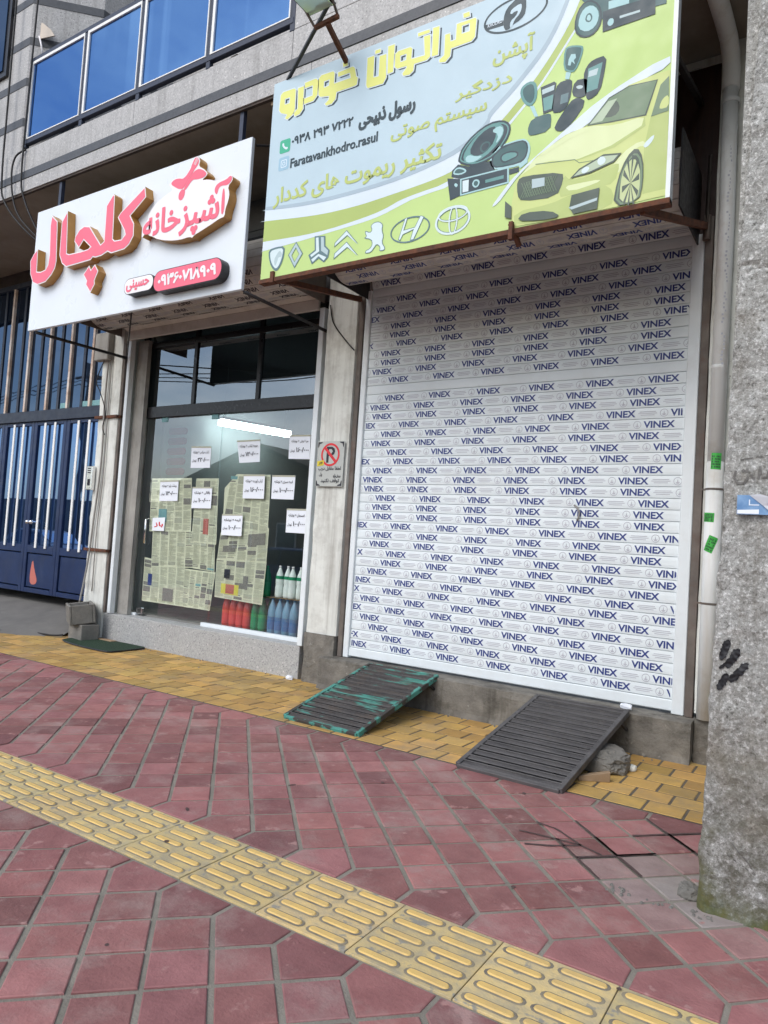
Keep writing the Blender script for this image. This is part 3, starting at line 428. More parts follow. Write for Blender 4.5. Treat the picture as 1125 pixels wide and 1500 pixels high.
# tactile guide strip: tiles with two columns of five raised bars
tb = MB(); bars = MB(); rim = MB(); P = .4406; x = .023-32*P
while x < 4:
    tb.t = rndtint(.9, 1.1, .03); tile(tb, [(x, -.016), (x+P, -.016), (x+P, .428), (x, .428)], .002+random.uniform(-.001, .001), gap=.0025, bev=.002)
    for cx in (x+.115, x+.325):
        for k in range(5):
            cy = -.016+.045+k*.0885; L, W = .087+random.uniform(-.004, .004), .017
            for mbb, gx, z0, z1 in ((rim, .012, .0026, .0036), (bars, 0, .003, .0085)):
                out = []
                for a0, sx in ((-90, 1), (90, -1)):
                    for q in range(6):
                        a = R(a0+180*q/5); out.append((cx+sx*(L-W)+math.cos(a)*(W+gx), cy+math.sin(a)*(W+gx*.8)))
                n = len(out); inn = inset(out, .004)
                mbb.add([fr(px, py, z0) for px, py in out]+[fr(px, py, z1) for px, py in inn], [(i, (i+1) % n, n+(i+1) % n, n+i) for i in range(n)]+[tuple(range(n, 2*n))])
    x += P
strip = tb.build('tactile_strip', M['tact'], kind='structure', base=(0, 0, 0), tint=True)
rim.build('grime_rim', M['grime'], parent=strip); bars.build('raised_bar', M['tbar'], parent=strip)
# concrete driveway rising to the gate
b = MB(); nx, ny = 60, 14; vs = []; fs = []
for j in range(ny+1):
    for i in range(nx+1):
        x = -30+21.2*i/nx; t = j/ny; edge = 5.22+.55*max(0, min(1, (x+9.6)/.75))**2+.05*math.sin(x*2.3); y = edge+(6.75-edge)*t
        z = .012+.245*min(1, t*1.25)**.9+.02*noise.noise(Vector((x*1.3, y*2, 0)))*min(1, t*3)
        if j == 0: z = -.004
        vs.append((x, y, z))
for j in range(ny):
    for i in range(nx): a = j*(nx+1)+i; fs.append((a, a+1, a+nx+2, a+nx+1))
b.add(vs, fs); b.build('driveway', M['drive'], kind='structure', base=(0, 0, 0), smooth=True)
# dark stains in the joints beside the rough wall
b = MB()
def stain(u0, v0, u1, v1, wd=.018):
    a, c = Vector(fr(u0, v0, .0042)), Vector(fr(u1, v1, .0042)); d = (c-a).normalized(); n = Vector((-d.y, d.x, 0))*wd/2
    k = 7; L = []; Rr = []
    for i in range(k+1):
        p = a.lerp(c, i/k); j = random.uniform(.6, 1.2); L.append(p+n*j); Rr.append(p-n*random.uniform(.6, 1.2))
    for i in range(k): b.add([L[i], L[i+1], Rr[i+1], Rr[i]], [(3, 2, 1, 0)])
hx, hy, ax, ay = .1575, .1637, -.935-PX, 2.818-PY
def V(i, j): return (ax+i*hx, ay+j*hy)
for a, c in (((2, 8), (0, 10)), ((0, 8), (2, 10)), ((-1, 7), (3, 7.0)), ((0, 6), (1, 7)), ((1, 5), (-1, 7)), ((-1, 5), (1, 7)), ((0, 6), (-2, 8)), ((-2, 6), (-1, 5)), ((1, 9), (2, 8)), ((2, 8), (3, 7)), ((0, 4), (-1, 5))):
    p, q = V(*a), V(*c)
    if abs(a[1]-c[1]) > .5: stain(*p, *q)
for pts in ([(-1.42, 3.95), (-1.30, 3.93), (-1.2, 3.86), (-1.12, 3.80)], [(-1.36, 3.62), (-1.25, 3.68), (-1.12, 3.80)], [(-1.12, 3.80), (-1.0, 3.75)], [(-1.45, 3.77), (-1.3, 3.79), (-1.12, 3.80)]):
    for p, q in zip(pts, pts[1:]):
        stain(p[0]-PX, p[1]-PY, q[0]-PX, q[1]-PY, .018)
for k in range(16):     # small dark spots and chewing-gum marks
    u, v = random.uniform(-4.5, 1), random.choice((random.uniform(.5, 2.2), random.uniform(-1.2, -.1), random.uniform(.0, .4)))
    e = ellipse(u, v, random.uniform(.006, .03), random.uniform(.005, .013), random.uniform(0, 3), 8); b.add([fr(px, py, .0095 if 0 <= v < .43 else .0025) for px, py in e], [tuple(range(8))])
b.build('pavement_stain', M['dark_stain'], kind='stuff', label='dark wet stains and spots marking the paving joints near the rough wall', cat='stains', base=(0, 0, 0))

# ------------------------------------------------------------------ the shop building
bd = thing('shop_building', 'grey granite fronted building with balcony overhang above the two shops', 'building', (-5, 6, 0))
def part(name, mb, m=None, parent=bd, **kw): return mb.build(name, m, parent, **kw)
def rough_col(x0, x1, y0, y1, z0, z1, m, name='column', nz=60, amp=.006):
    b = MB(); nx = max(2, int((x1-x0)/.05)); ny = max(2, int((y1-y0)/.05)); ring = [(x0+(x1-x0)*i/nx, y0) for i in range(nx)]+[(x1, y0+(y1-y0)*i/ny) for i in range(ny)]+[(x1-(x1-x0)*i/nx, y1) for i in range(nx)]+[(x0, y1-(y1-y0)*i/ny) for i in range(ny)]
    n = len(ring); vs = []; fs = []
    for k in range(nz+1):
        z = z0+(z1-z0)*k/nz
        for x, y in ring:
            d = noise.noise(Vector((x*6, y*6, z*4)))*amp+noise.noise(Vector((x*23, y*23, z*19)))*amp*.4; ex = -1 if x == x0 else 1 if x == x1 else 0; ey = -1 if y == y0 else 1 if y == y1 else 0
            c = .008 if ex and ey else 0
            vs.append((x+ex*(d-c), y+ey*(d-c), z))
    for k in range(nz):
        for i in range(n): fs.append((k*n+i, k*n+(i+1) % n, (k+1)*n+(i+1) % n, (k+1)*n+i))
    b.add(vs, fs); return part(name, b, m, smooth=False)
rough_col(-8.80, -8.36, 6.0, 6.5, 0.0, 5.7, M['plaster'], amp=.008)
rough_col(-4.86, -4.45, 6.0, 6.4, .52, 5.7, M['plaster'], amp=.006)
rough_col(-4.87, -4.46, 5.985, 6.4, -.02, .52, M['sill'], 'column_foot', 12, .014)
rough_col(-1.0, -.72, 6.02, 6.5, .36, 5.7, M['plaster'], amp=.006)
rough_col(-.985, -.6, 5.95, 6.5, -.02, .34, M['sill'], 'wall_foot', 10, .02)
b = MB(); b.box(-.72, 3.0, 6.14, 6.5, -.02, 5.7); part('wall', b, M['plaster_grey'])
b = MB(); b.box(-8.36, -4.95, 6.03, 6.30, -.02, .352); part('granite_sill', b, M['granite_sill'], bevel=.006)
b = MB()    # concrete step under the shutter
nx, nz = 40, 5; vs = []; fs = []
for k in range(nz+1):
    for i in range(nx+1):
        x = -4.55+3.57*i/nx; z = -.02+.33*k/nz; vs.append((x, 5.86-.06*i/nx*0+.018*noise.noise(Vector((x*3, z*7, 3)))-(.02 if k == 0 else 0), z-(.008 if k == nz else 0)))
n0 = len(vs)
for i in range(nx+1): vs.append((-4.55+3.57*i/nx, 5.885, .312))
for i in range(nx+1): vs.append((-4.55+3.57*i/nx, 6.4, .316))
for k in range(nz):
    for i in range(nx): a = k*(nx+1)+i; fs.append((a, a+1, a+nx+2, a+nx+1))
for i in range(nx):
    a = nz*(nx+1)+i; fs.append((a, a+1, n0+i+1, n0+i)); fs.append((n0+i, n0+i+1, n0+nx+2+i, n0+nx+1+i))
fs += [tuple([k*(nx+1) for k in range(nz, -1, -1)]+[len(vs)-nx-1, n0]), tuple([k*(nx+1)+nx for k in range(nz+1)]+[n0+nx, len(vs)-1])]
b.add(vs, fs); part('concrete_step', b, M['sill'])
# slab, fascia, balcony parapet
b = MB(); b.box(-30, 6, 4.80, 6.5, 5.70, 6.0); part('soffit_slab', b, M['soffit'])
b = MB(); b.box(-30, 6, 4.765, 4.80, 5.64, 5.80); part('drip_beam', b, M['beam'])
f = MB(); seam = [-30, -14.2, -11.6, -9.05, -6.78, -4.48, -2.2, .1, 6]
for xa, xc in zip(seam, seam[1:]):
    f.box(xa+.002, xc-.002, 4.75, 4.80, 5.93, 6.22); f.box(xa+.25, xc+.246, 4.752, 4.80, 5.665, 5.83)
part('fascia_granite', f, M['granite'], bevel=.002)
b = MB(); b.box(-30, 6, 4.743, 4.80, 5.832, 5.928); part('fascia_band', b, M['band'])
b = MB(); b.box(-30, -4.482, 4.80, 5.0, 6.0, 6.21); b.box(-4.482, 6, 4.80, 5.0, 6.0, 8.0); part('parapet_core', b, M['concrete'])
b = MB()
for xa, xc in ((-4.48, -2.2), (-2.2, .1), (.1, 6)): b.box(xa+.002, xc-.002, 4.75, 4.80, 6.224, 8.0)
part('parapet_granite', b, M['granite'], bevel=.002)
b = MB(); b.box(-30, 6, 6.5, 6.8, 6.0, 12); part('upper_wall', b, M['granite'])
b = MB(); b.box(-9.1, -4.5, 4.84, 4.90, 6.21, 6.31); b.box(-9.1, -4.5, 4.90, 6.5, 6.21, 6.24); part('balcony_floor', b, M['beam'])  # floor with a dark board added to keep the railing gap dark
# bay pier at the left end of the balcony, banded granite
def pier(z0, z1, m, g=0.):
    b = MB(); pts = [(-14, 4.80-g), (-9.16, 4.80-g), (-8.55+g, 5.42-g), (-8.55+g, 6.5), (-14, 6.5)]; n = len(pts)
    b.add([(x, y, z0) for x, y in pts]+[(x, y, z1) for x, y in pts], [(i, (i+1) % n, n+(i+1) % n, n+i) for i in range(n)]+[tuple(range(n-1, -1, -1)), tuple(range(n, 2*n))])
    part('pier_band' if g else 'pier', b, m)
pier(6.222, 12, M['granite'])
for z in (6.62, 7.16, 7.71, 8.27, 8.82): pier(z, z+.105, M['band'], .006)
b = MB(); b.box(-14, -9.62, 4.76, 4.792, 7.42, 12); wf = part('window', b, M['black_frame'])
b = MB(); b.box(-13.9, -9.70, 4.745, 4.758, 7.5, 11.9); part('pane', b, M['gate_glass_up'], wf)
# panels above the shop openings
b = MB(); b.box(-4.45, -1.0, 6.13, 6.2, 4.1, 5.62); part('wood_panel', b, M['wood'])
b = MB(); b.box(-4.45, -1.0, 6.11, 6.13, 5.62, 5.68); part('panel_trim', b, M['plaster'])
b = MB(); b.box(-8.36, -4.86, 6.30, 6.36, 4.15, 5.70)
for z in (4.55, 4.95, 5.3): b.box(-8.36, -4.86, 6.285, 6.30, z, z+.012)
part('sheet_panel', b, M['sheet'])
b = MB(); b.box(-8.36, -4.86, 6.16, 6.28, 5.02, 5.14); part('lintel', b, M['black_frame'])
# interior of the left shop
b = MB(); b.box(-8.5, -8.36, 6.5, 11, .3, 4.3); b.box(-4.95, -4.8, 6.4, 11, .3, 4.3); b.box(-8.5, -4.8, 11, 11.1, .3, 4.3); b.box(-8.5, -4.8, 6.36, 11.1, 4.15, 4.3); part('interior_wall', b, M['interior'])
b = MB(); b.box(-8.5, -4.8, 6.30, 11.1, .2, .372); part('interior_floor', b, M['floor_tile'])
b = MB(); b.box(-30, -8.5, 6.5, 11, 3.5, 3.7); b.box(-30, -8.5, 10.9, 11, -.02, 3.5); b.box(-8.62, -8.5, 6.5, 10.9, -.02, 3.5); part('added_dark_room', b, M['plaster_grey'])  # unseen room added behind the gate to keep the gap below it dark
b = MB(); b.box(-30, -8.62, 6.76, 10.9, .2, .25); part('yard_floor', b, M['drive'])
# beams over the gate
b = MB(); b.box(-30, -8.8, 6.42, 6.7, 5.45, 5.7); part('gate_lintel', b, M['beam'])
b = MB(); b.box(-30, -13.4, 6.3, 6.5, -.02, 5.7); part('far_wall', b, M['plaster_grey'])
b = MB(); b.box(-4.75, -4.42, 4.80, 5.9, 5.60, 5.70); part('soffit_batten', b, M['timber'])
# ------------------------------------------------------------------ blue gate
gt = thing('metal_gate', 'dark blue metal gate with tall glazed leaves and white vertical bars', 'gate', (-11.4, 6.4, .25))
edges = [-13.6, -12.73, -11.86, -10.98, -10.11, -9.22]
for a, c in zip(edges, edges[1:]):
    b = MB(); b.box(a+.004, a+.085, 6.37, 6.43, .40, 3.10); b.box(c-.085, c-.004, 6.37, 6.43, .40, 3.10)
    b.box(a+.085, c-.085, 6.372, 6.428, .40, .47); b.box(a+.085, c-.085, 6.372, 6.428, 1.02, 1.14); b.box(a+.085, c-.085, 6.372, 6.428, 3.04, 3.10)
    lf = b.build('leaf_frame', M['gate'], gt, bevel=.006)
    b = MB(); b.box(a+.1, c-.1, 6.39, 6.41, .485, 1.005); b.build('lower_panel', M['gate'], lf, bevel=.008)
    b = MB(); b.box(a+.085, c-.085, 6.398, 6.408, 1.14, 3.04); b.build('pane', M['gate_glass'], lf)
    for u in (.30, .565): b = MB(); b.box(a+u, a+u+.05, 6.352, 6.37, 1.10, 3.07); b.build('bar', M['bar_white'], lf, bevel=.004)
b = MB(); b.fillxz([chaikin([(-10.74, .95), (-10.66, .74), (-10.57, .60), (-10.62, .53), (-10.76, .53), (-10.79, .66)], 1)], 6.3885); b.build('rust_patch', M['ink_red'], gt)
for x in (-10.87, -10.765):
    b = MB(); b.lathe([(.0, -.075), (.02, -.072), (.036, -.05), (.036, -.035), (.02, -.02), (.012, 0), (.012, .03)], (x, 6.37, 1.5), 16, 'y'); b.build('knob', M['chrome'], gt, smooth=True)
b = MB(); b.box(-13.6, -8.8, 6.33, 6.45, 3.10, 3.27); b.box(-13.6, -8.8, 6.345, 6.45, 5.38, 5.46); b.build('crossbar', M['gate_frame'], gt, bevel=.005)
b = MB(); b.box(-13.6, -8.8, 6.40, 6.41, 3.27, 5.38); b.build('upper_pane', M['gate_glass_up'], gt)
for k, x in enumerate((-13.05, -12.48, -11.89, -11.32, -10.72, -10.145, -9.58, -9.02)):
    b = MB(); b.box(x-.025, x+.022, 6.355, 6.40, 3.265, 5.39); b.build('upper_bar', M['bar_rust'], gt, bevel=.003, label='rust streaked pale upright bar')
for x in (-12.75, -12.17, -11.57, -11.0, -10.435, -9.82, -9.3):
    b = MB(); b.box(x-.03, x+.03, 6.385, 6.40, 3.27, 5.38); b.build('mullion', M['gate_frame'], gt)
for a, c in ((-10.36, -10.12), (-9.86, -9.63), (-9.55, -9.34)):
    b = MB(); b.box(a, c, 6.394, 6.40, 3.29, 3.37); b.build('taped_note', M['ink_teal'], gt)

# ------------------------------------------------------------------ roller shutters with printed slats
PITCH_S = .094
VX, VXF, _ = text_geo('VINEX', .032, 1, fa=False)
def emblem(f):
    out = []; n = 14; r0, r1 = .033, .028
    vs = [f(r1*math.cos(t), r1*math.sin(t)) for t in (2*math.pi*i/n for i in range(n))]+[f(r0*math.cos(t), r0*math.sin(t)) for t in (2*math.pi*i/n for i in range(n))]
    return vs, [(i, (i+1) % n, n+(i+1) % n, n+i) if False else (i, n+i, n+(i+1) % n, (i+1) % n) for i in range(n)]
def print_row(words, emb, fine, x0, x1, start, fn, flip=1, pitch=.525):
    """one printed row: emblem, word, fine print, repeated.  fn(x, h) gives the 3-D point at height h above the slat's middle"""
    u = start-pitch
    def ok(a, c): return a > x0+.005 and c < x1-.005
    def clipadd(mb, vs, fs):
        P = [fn(x0+a if flip > 0 else x1-a, h*flip) for a, h in vs]
        mb.add(P, fs)
    Lx = x1-x0
    while u < Lx:
        def put(mb, a0, a1, vs, fs):
            if a1 <= .004 or a0 >= Lx-.004: return
            if a0 < .004 or a1 > Lx-.004:     # cut off at the rail: keep whole faces only
                keep = [f for f in fs if all(.004 < vs[i][0] < Lx-.004 for i in f)]; fs = keep
                if not fs: return
            clipadd(mb, vs, fs)
        vs, fs = emblem(lambda a, h: (u+.035+a, h)); put(emb, u, u+.07, vs, fs)
        put(emb, u+.015, u+.055, [(u+.035+a, h) for a, h in ((-.018, -.005), (-.008, -.02), (.008, -.02), (.018, -.005), (.006, -.01), (0, .02), (-.006, -.01))], [(0, 1, 6), (1, 2, 4, 6), (2, 3, 4), (6, 4, 5)])
        put(words, u+.085, u+.333, [(u+.085+p[0]*.248, -.029+p[1]*.058) for p in VX], VXF)
        for q, (l, h) in enumerate(((.13, .014), (.15, 0), (.11, -.014))):
            o = u+.43-l/2; put(fine, o, o+l, [(o, h-.0028), (o+l, h-.0028), (o+l, h+.0028), (o, h+.0028)], [(0, 1, 2, 3)])
        u += pitch
def slat_profile(p0, up, out, h=PITCH_S):
    """points across one slat: p0 lower edge, up/out unit vectors in the (y, z) plane"""
    L = []
    for t, o in ((0, -.010), (.028, -.010), (.045, .0045), (.28, .0065), (.66, .0065), (.985, .004), (1, -.010)):
        L.append((p0[0]+up[0]*h*t+out[0]*o, p0[1]+up[1]*h*t+out[1]*o))
    return L
def extrude_x(mb, prof, x0, x1):
    n = len(prof); mb.add([(x0, y, z) for y, z in prof]+[(x1, y, z) for y, z in prof], [(i, n+i, n+i+1, i+1) for i in range(n-1)])
def roll(rs, x0, x1, yc, zc, r, a0, a1, m, wordm, pitch=.525, blank=(), parentname='roll', printed=True):
    """wound part of the curtain; angles in degrees from straight down, positive towards the street"""
    n = max(6, int(round(2*math.pi*r/PITCH_S))); da = 360/n; core = MB(); w, e, fp = MB(), MB(), MB()
    for k in range(n):
        a = R(a0+k*da); am = R(a0+(k+.5)*da)
        p0 = (yc-math.sin(a)*r, zc-math.cos(a)*r); up = (-math.cos(am), math.sin(am)); out = (-math.sin(am), -math.cos(am))
        extrude_x(core, slat_profile(p0, up, out, 2*r*math.sin(R(da)/2)), x0, x1)
        if printed and a0+k*da < a1 and k not in blank:
            c = (yc-math.sin(am)*r*math.cos(R(da)/2), zc-math.cos(am)*r*math.cos(R(da)/2))
            def fn(x, h, c=c, up=up, out=out): return (x, c[0]+up[0]*h+out[0]*.009, c[1]+up[1]*h+out[1]*.009)
            print_row(w, e, fp, x0, x1, random.uniform(0, pitch), fn, -1, pitch)
    for xx in (x0, x1):
        core.add([(xx, yc+r*.97*math.sin(t), zc+r*.97*math.cos(t)) for t in (2*math.pi*i/28 for i in range(28))], [tuple(range(28))])
    ro = core.build(parentname, m, rs)
    if printed: w.build('lettering', wordm, ro); e.build('emblem', M['greyprint'], ro); fp.build('fine_print', M['greyprint'], ro)
    return ro
rs = thing('roller_shutter', 'closed white roller shutter printed all over with blue lettering', 'roller shutter', (-2.7, 6.08, .31))
X0, X1 = -4.325, -1.155
cur, w_, e_, fp_ = MB(), MB(), MB(), MB(); z = .425; k = 0
while z < 4.16:
    extrude_x(cur, slat_profile((6.08, z), (0, 1), (-1, 0)), X0, X1)
    if k not in (28, 39):
        zc = z+PITCH_S*.5
        print_row(w_, e_, fp_, X0, X1, random.uniform(0, .525), lambda x, h, zc=zc: (x, 6.0722, zc+h))
    z += PITCH_S; k += 1
# the curtain leans back to the street as it climbs on to the roll
yy, zz, ang = 6.08, z, 0.
for q in range(3):
    ang += 17; up = (-math.sin(R(ang)), math.cos(R(ang))); out = (-math.cos(R(ang)), -math.sin(R(ang)))
    extrude_x(cur, slat_profile((yy, zz), up, out), X0, X1)
    c = (yy+up[0]*PITCH_S/2, zz+up[1]*PITCH_S/2)
    print_row(w_, e_, fp_, X0, X1, random.uniform(0, .525), lambda x, h, c=c, up=up, out=out: (x, c[0]+up[0]*h+out[0]*.009, c[1]+up[1]*h+out[1]*.009))
    yy += up[0]*PITCH_S; zz += up[1]*PITCH_S
cu = cur.build('curtain', M['slat'], rs)
w_.build('lettering', M['navy'], cu); e_.build('emblem', M['greyprint'], cu); fp_.build('fine_print', M['greyprint'], cu)
b = MB(); b.box(X0, X1, 6.062, 6.09, .335, .424); b.build('bottom_bar', M['slat'], rs, bevel=.008)
for a, c in ((-4.385, -4.318), (-1.162, -1.068)):
    b = MB(); b.box(a, c, 6.045, 6.12, .318, 4.17); b.build('guide_rail', M['white_metal'], rs, bevel=.006)
roll(rs, X0-.02, X1+.02, 5.60, 4.365, .275, -12, 95, M['slat_old'], M['navy'])
for x in (X0-.045, X1+.03):
    b = MB(); b.box(x, x+.012, 5.3, 6.06, 4.08, 4.66); b.build('end_plate', M['dark_steel'], rs)
b = MB(); b.tube([(-2.03, 6.066, 1.95), (-2.0, 6.05, 1.93), (-1.975, 6.05, 1.89), (-1.985, 6.055, 1.84), (-2.0, 6.066, 1.82)], .008, 6); b.build('pull_cord', M['cable_grey'], rs, smooth=True)
# steel posts beside the shutter
b = MB(); b.box(-4.445, -4.39, 6.03, 6.12, .315, 4.15); p1 = b.build('steel_post', M['steel_post'], bevel=.004, label='rusty brown steel post between middle pillar and closed shutter', cat='post')
b = MB(); b.box(-1.064, -1.003, 6.04, 6.12, .315, 4.3); b.build('steel_post', M['steel_post'], bevel=.004, label='rusty brown steel post between closed shutter and white drainpipe', cat='post')
# open shutter above the food shop
rs2 = thing('roller_shutter', 'rolled-up beige roller shutter above the food shop window', 'roller shutter', (-6.6, 6.0, 4.0))
ro = roll(rs2, -8.40, -4.93, 5.70, 4.45, .33, -40, 70, M['slat_old'], M['brownprint'])
b = MB(); b.box(-8.27, -4.98, 5.985, 6.02, 4.03, 4.15); b.add([(-8.27, 5.985, 4.15), (-4.98, 5.985, 4.15), (-4.98, 5.86, 4.2), (-8.27, 5.86, 4.2)], [(0, 1, 2, 3)]); b.build('bottom_bar', M['slat_old'], rs2, bevel=.004)
for a, c in ((-8.285, -8.225), (-4.985, -4.915)):
    b = MB(); b.box(a, c, 6.02, 6.10, .356, 4.06); b.build('guide_rail', M['white_metal'], rs2, bevel=.005)
for x in (-8.43, -4.92):
    b = MB(); b.box(x, x+.015, 5.35, 6.0, 4.1, 4.8); b.build('end_plate', M['steel_post'], rs2)

# ------------------------------------------------------------------ shop window of the food shop
sw = thing('shop_window', 'food shop glass front with black transom frame and glass door', 'shop window', (-6.65, 6.25, .352))
b = MB(); b.box(-8.225, -8.02, 6.14, 6.2, .356, 4.05); b.build('side_panel', M['plaster_grey'], sw)
b = MB(); b.box(-8.22, -5.0, 6.21, 6.29, 3.0, 3.15); b.box(-8.22, -8.15, 6.215, 6.285, 3.15, 4.2); b.box(-5.06, -4.99, 6.215, 6.285, 3.15, 4.2)
b.box(-8.15, -5.06, 6.22, 6.28, 3.955, 4.03); b.box(-7.2, -7.14, 6.225, 6.275, 3.15, 4.2); b.box(-6.07, -6.01, 6.225, 6.275, 3.15, 4.2); b.build('transom_frame', M['black_frame'], sw, bevel=.004)
for a, c in ((-8.15, -7.2), (-7.14, -6.07), (-6.01, -5.06)):
    b = MB(); b.box(a, c, 6.246, 6.252, 3.15, 4.2); b.build('transom_pane', M['transomglass'], sw)
dr = MB(); dr.box(-7.92, -6.62, 6.246, 6.252, .40, 2.99); door = dr.build('glass_door', M['shopglass'], sw)
b = MB(); b.tube([(-7.86, 6.245, 1.30), (-7.86, 6.20, 1.32), (-7.86, 6.20, 1.63), (-7.86, 6.245, 1.65)], .012, 8); b.build('handle', M['chrome'], door, smooth=True)
b = MB(); b.box(-7.95, -7.84, 6.225, 6.275, .375, .46); b.build('pivot_shoe', M['chrome'], door, bevel=.006)
b = MB(); b.box(-8.02, -7.93, 6.246, 6.252, .40, 2.99); b.build('side_pane', M['shopglass'], sw)
b = MB(); b.box(-6.60, -5.04, 6.246, 6.252, .40, 2.99); b.build('fixed_pane', M['shopglass'], sw)
b = MB(); b.box(-6.70, -5.0, 6.215, 6.285, .352, .40); b.box(-8.05, -7.95, 6.215, 6.285, .352, .385); b.build('bottom_rail', M['white_metal'], sw, bevel=.004)
b = MB(); b.box(-6.615, -6.6, 6.235, 6.265, .40, 2.99); b.build('joint_strip', M['shopglass'], sw)
for x in (-7.75, -6.80):
    b = MB(); b.box(x, x+.12, 6.236, 6.262, 2.94, 3.0); b.build('hinge_clip', M['ink_teal'], sw, bevel=.004)
# sheets of newspaper taped inside the glass
NEWS = {'n1': 'yellowed newspaper sheet at the top left of the glass door, with a teal picture', 'n2': 'yellowed newspaper sheet right of the door top sheet, with a red picture', 'n3': 'wide newspaper sheet across the middle of the glass door, near the red open sign',
        'n4': 'narrow plain newspaper sheet at the middle right of the glass door', 'n5': 'large newspaper sheet at the foot of the glass door, above the pivot', 'n6': 'newspaper sheet at the foot of the door beside the glass joint',
        'n7': 'newspaper with a cut corner at the top of the fixed pane', 'n8': 'newspaper sheet in the middle of the fixed pane, with a wide photo strip', 'n9': 'lowest newspaper sheet on the fixed pane, with a yellow framed picture'}
def quad_uv(l, u, v):   # bilinear; l = tl, tr, br, bl
    a = (l[0][0]+(l[1][0]-l[0][0])*u, l[0][1]+(l[1][1]-l[0][1])*u); c = (l[3][0]+(l[2][0]-l[3][0])*u, l[3][1]+(l[2][1]-l[3][1])*u)
    return (a[0]+(c[0]-a[0])*v, a[1]+(c[1]-a[1])*v)
FIX = {'n2': [0, 1, 2, 3], 'n7': None}
for k, (n, lab) in enumerate(NEWS.items()):
    l = mm(D[n]); y = 6.262+.0025*k; b = MB().use(M['news'])
    if n == 'n7': b.fillxz([l], y); l = [l[1], l[2], l[4], l[6]]; l[0] = (l[0][0]-.1, l[0][1])
    else:
        g = 8; vs = []; fs = []
        for j in range(g+1):
            for i in range(g+1):
                p = quad_uv(l, i/g, j/g); vs.append((p[0], y+.002*noise.noise(Vector((p[0]*5, p[1]*5, k))), p[1]))
        for j in range(g):
            for i in range(g): a = j*(g+1)+i; fs.append((a, a+g+1, a+g+2, a+1))
        b.add(vs, fs)
    rnd = random.Random(k*7+3); pr = MB(); cols = 5 if l[1][0]-l[0][0] > .55 else 3
    def rect(u0, v0, u1, v1, m, yy=y-.0035):
        q = [quad_uv(l, u0, v0), quad_uv(l, u1, v0), quad_uv(l, u1, v1), quad_uv(l, u0, v1)]
        pr.use(m).add([(p[0], yy, p[1]) for p in q], [(0, 3, 2, 1)])
    for c in range(cols):
        v = .04
        while v < .94:
            kind = rnd.random(); u0 = (c+.07)/cols; u1 = (c+.93)/cols
            if kind < .18: hh = rnd.uniform(.07, .15); rect(u0, v, u1, min(.97, v+hh), rnd.choice([M['ink_grey'], M['ink_grey'], M['ink_text']]))
            elif kind < .26: hh = .03; rect(u0, v, u0+(u1-u0)*.8, v+.02, M['ink_grey'])
            elif kind < .29: hh = .07; rect(u0, v, u1, v+.06, rnd.choice([M['ink_red'], M['ink_teal'], M['ink_grey']]))
            else:
                hh = rnd.uniform(.06, .16); q = v
                while q < min(.97, v+hh): rect(u0, q, u0+(u1-u0)*(1 if rnd.random() < .8 else .6), q+.006, M['ink_text']); q += .014
            v += hh+.018
    if n == 'n9': rect(.13, .62, .5, .88, M['ink_yellow'], y-.0042); rect(.23, .63, .41, .86, M['ink_red'], y-.005); rect(.18, .25, .30, .48, M['ink'], y-.0045); rect(.58, .38, .68, .7, M['ink_grey'], y-.0045)
    if n == 'n1': rect(.22, .58, .42, .82, M['ink_teal'], y-.0045)
    if n == 'n2': rect(.45, .62, .66, .86, M['ink_red'], y-.0045)
    if n == 'n5': rect(.5, .62, .75, .93, M['ink_grey'], y-.0045); rect(.12, .35, .22, .62, M['navy'], y-.0045)
    if n == 'n8': rect(.1, .5, .36, .72, M['ink_grey'], y-.0045); rect(.6, .15, .95, .5, M['ink_grey'], y-.0045)
    o = b.build('newspaper', label=lab, cat='newspaper', group='newspapers taped inside the food shop glass'); pr.build('print', None, o)
NOTE = {'pA': ('کباب میکس + نوشابه', '۲۲۰/۰۰۰', 'highest note on the door glass'), 'pB': ('زرشک پلو + نوشابه', '۱۳۰/۰۰۰', 'note over the teal picture, left of the door'), 'pC': ('باقالی + نوشابه', '۱۰۰/۰۰۰', 'note on the door just left of the glass joint'),
        'pD': ('جوجه کباب + نوشابه', '۱۳۰/۰۰۰', 'slightly curled note under the lamp'), 'pE': ('مرغ ترش + نوشابه', '۱۶۰/۰۰۰', 'note at the top right corner of the window'), 'pF': ('کباب کوبیده + نوشابه', '۱۶۰/۰۰۰', 'note over the newspaper with the cut corner'),
        'pG': ('قرمه سبزی + نوشابه', '۱۰۰/۰۰۰', 'note on clear glass right of the newspapers, middle height'), 'pH': ('قیمه + نوشابه', '۱۰۰/۰۰۰', 'lowest note on the newspapers, right of the joint'), 'pI': ('فسنجان + نوشابه', '۱۰۰/۰۰۰', 'lowest note at the right edge, above the bottles')}
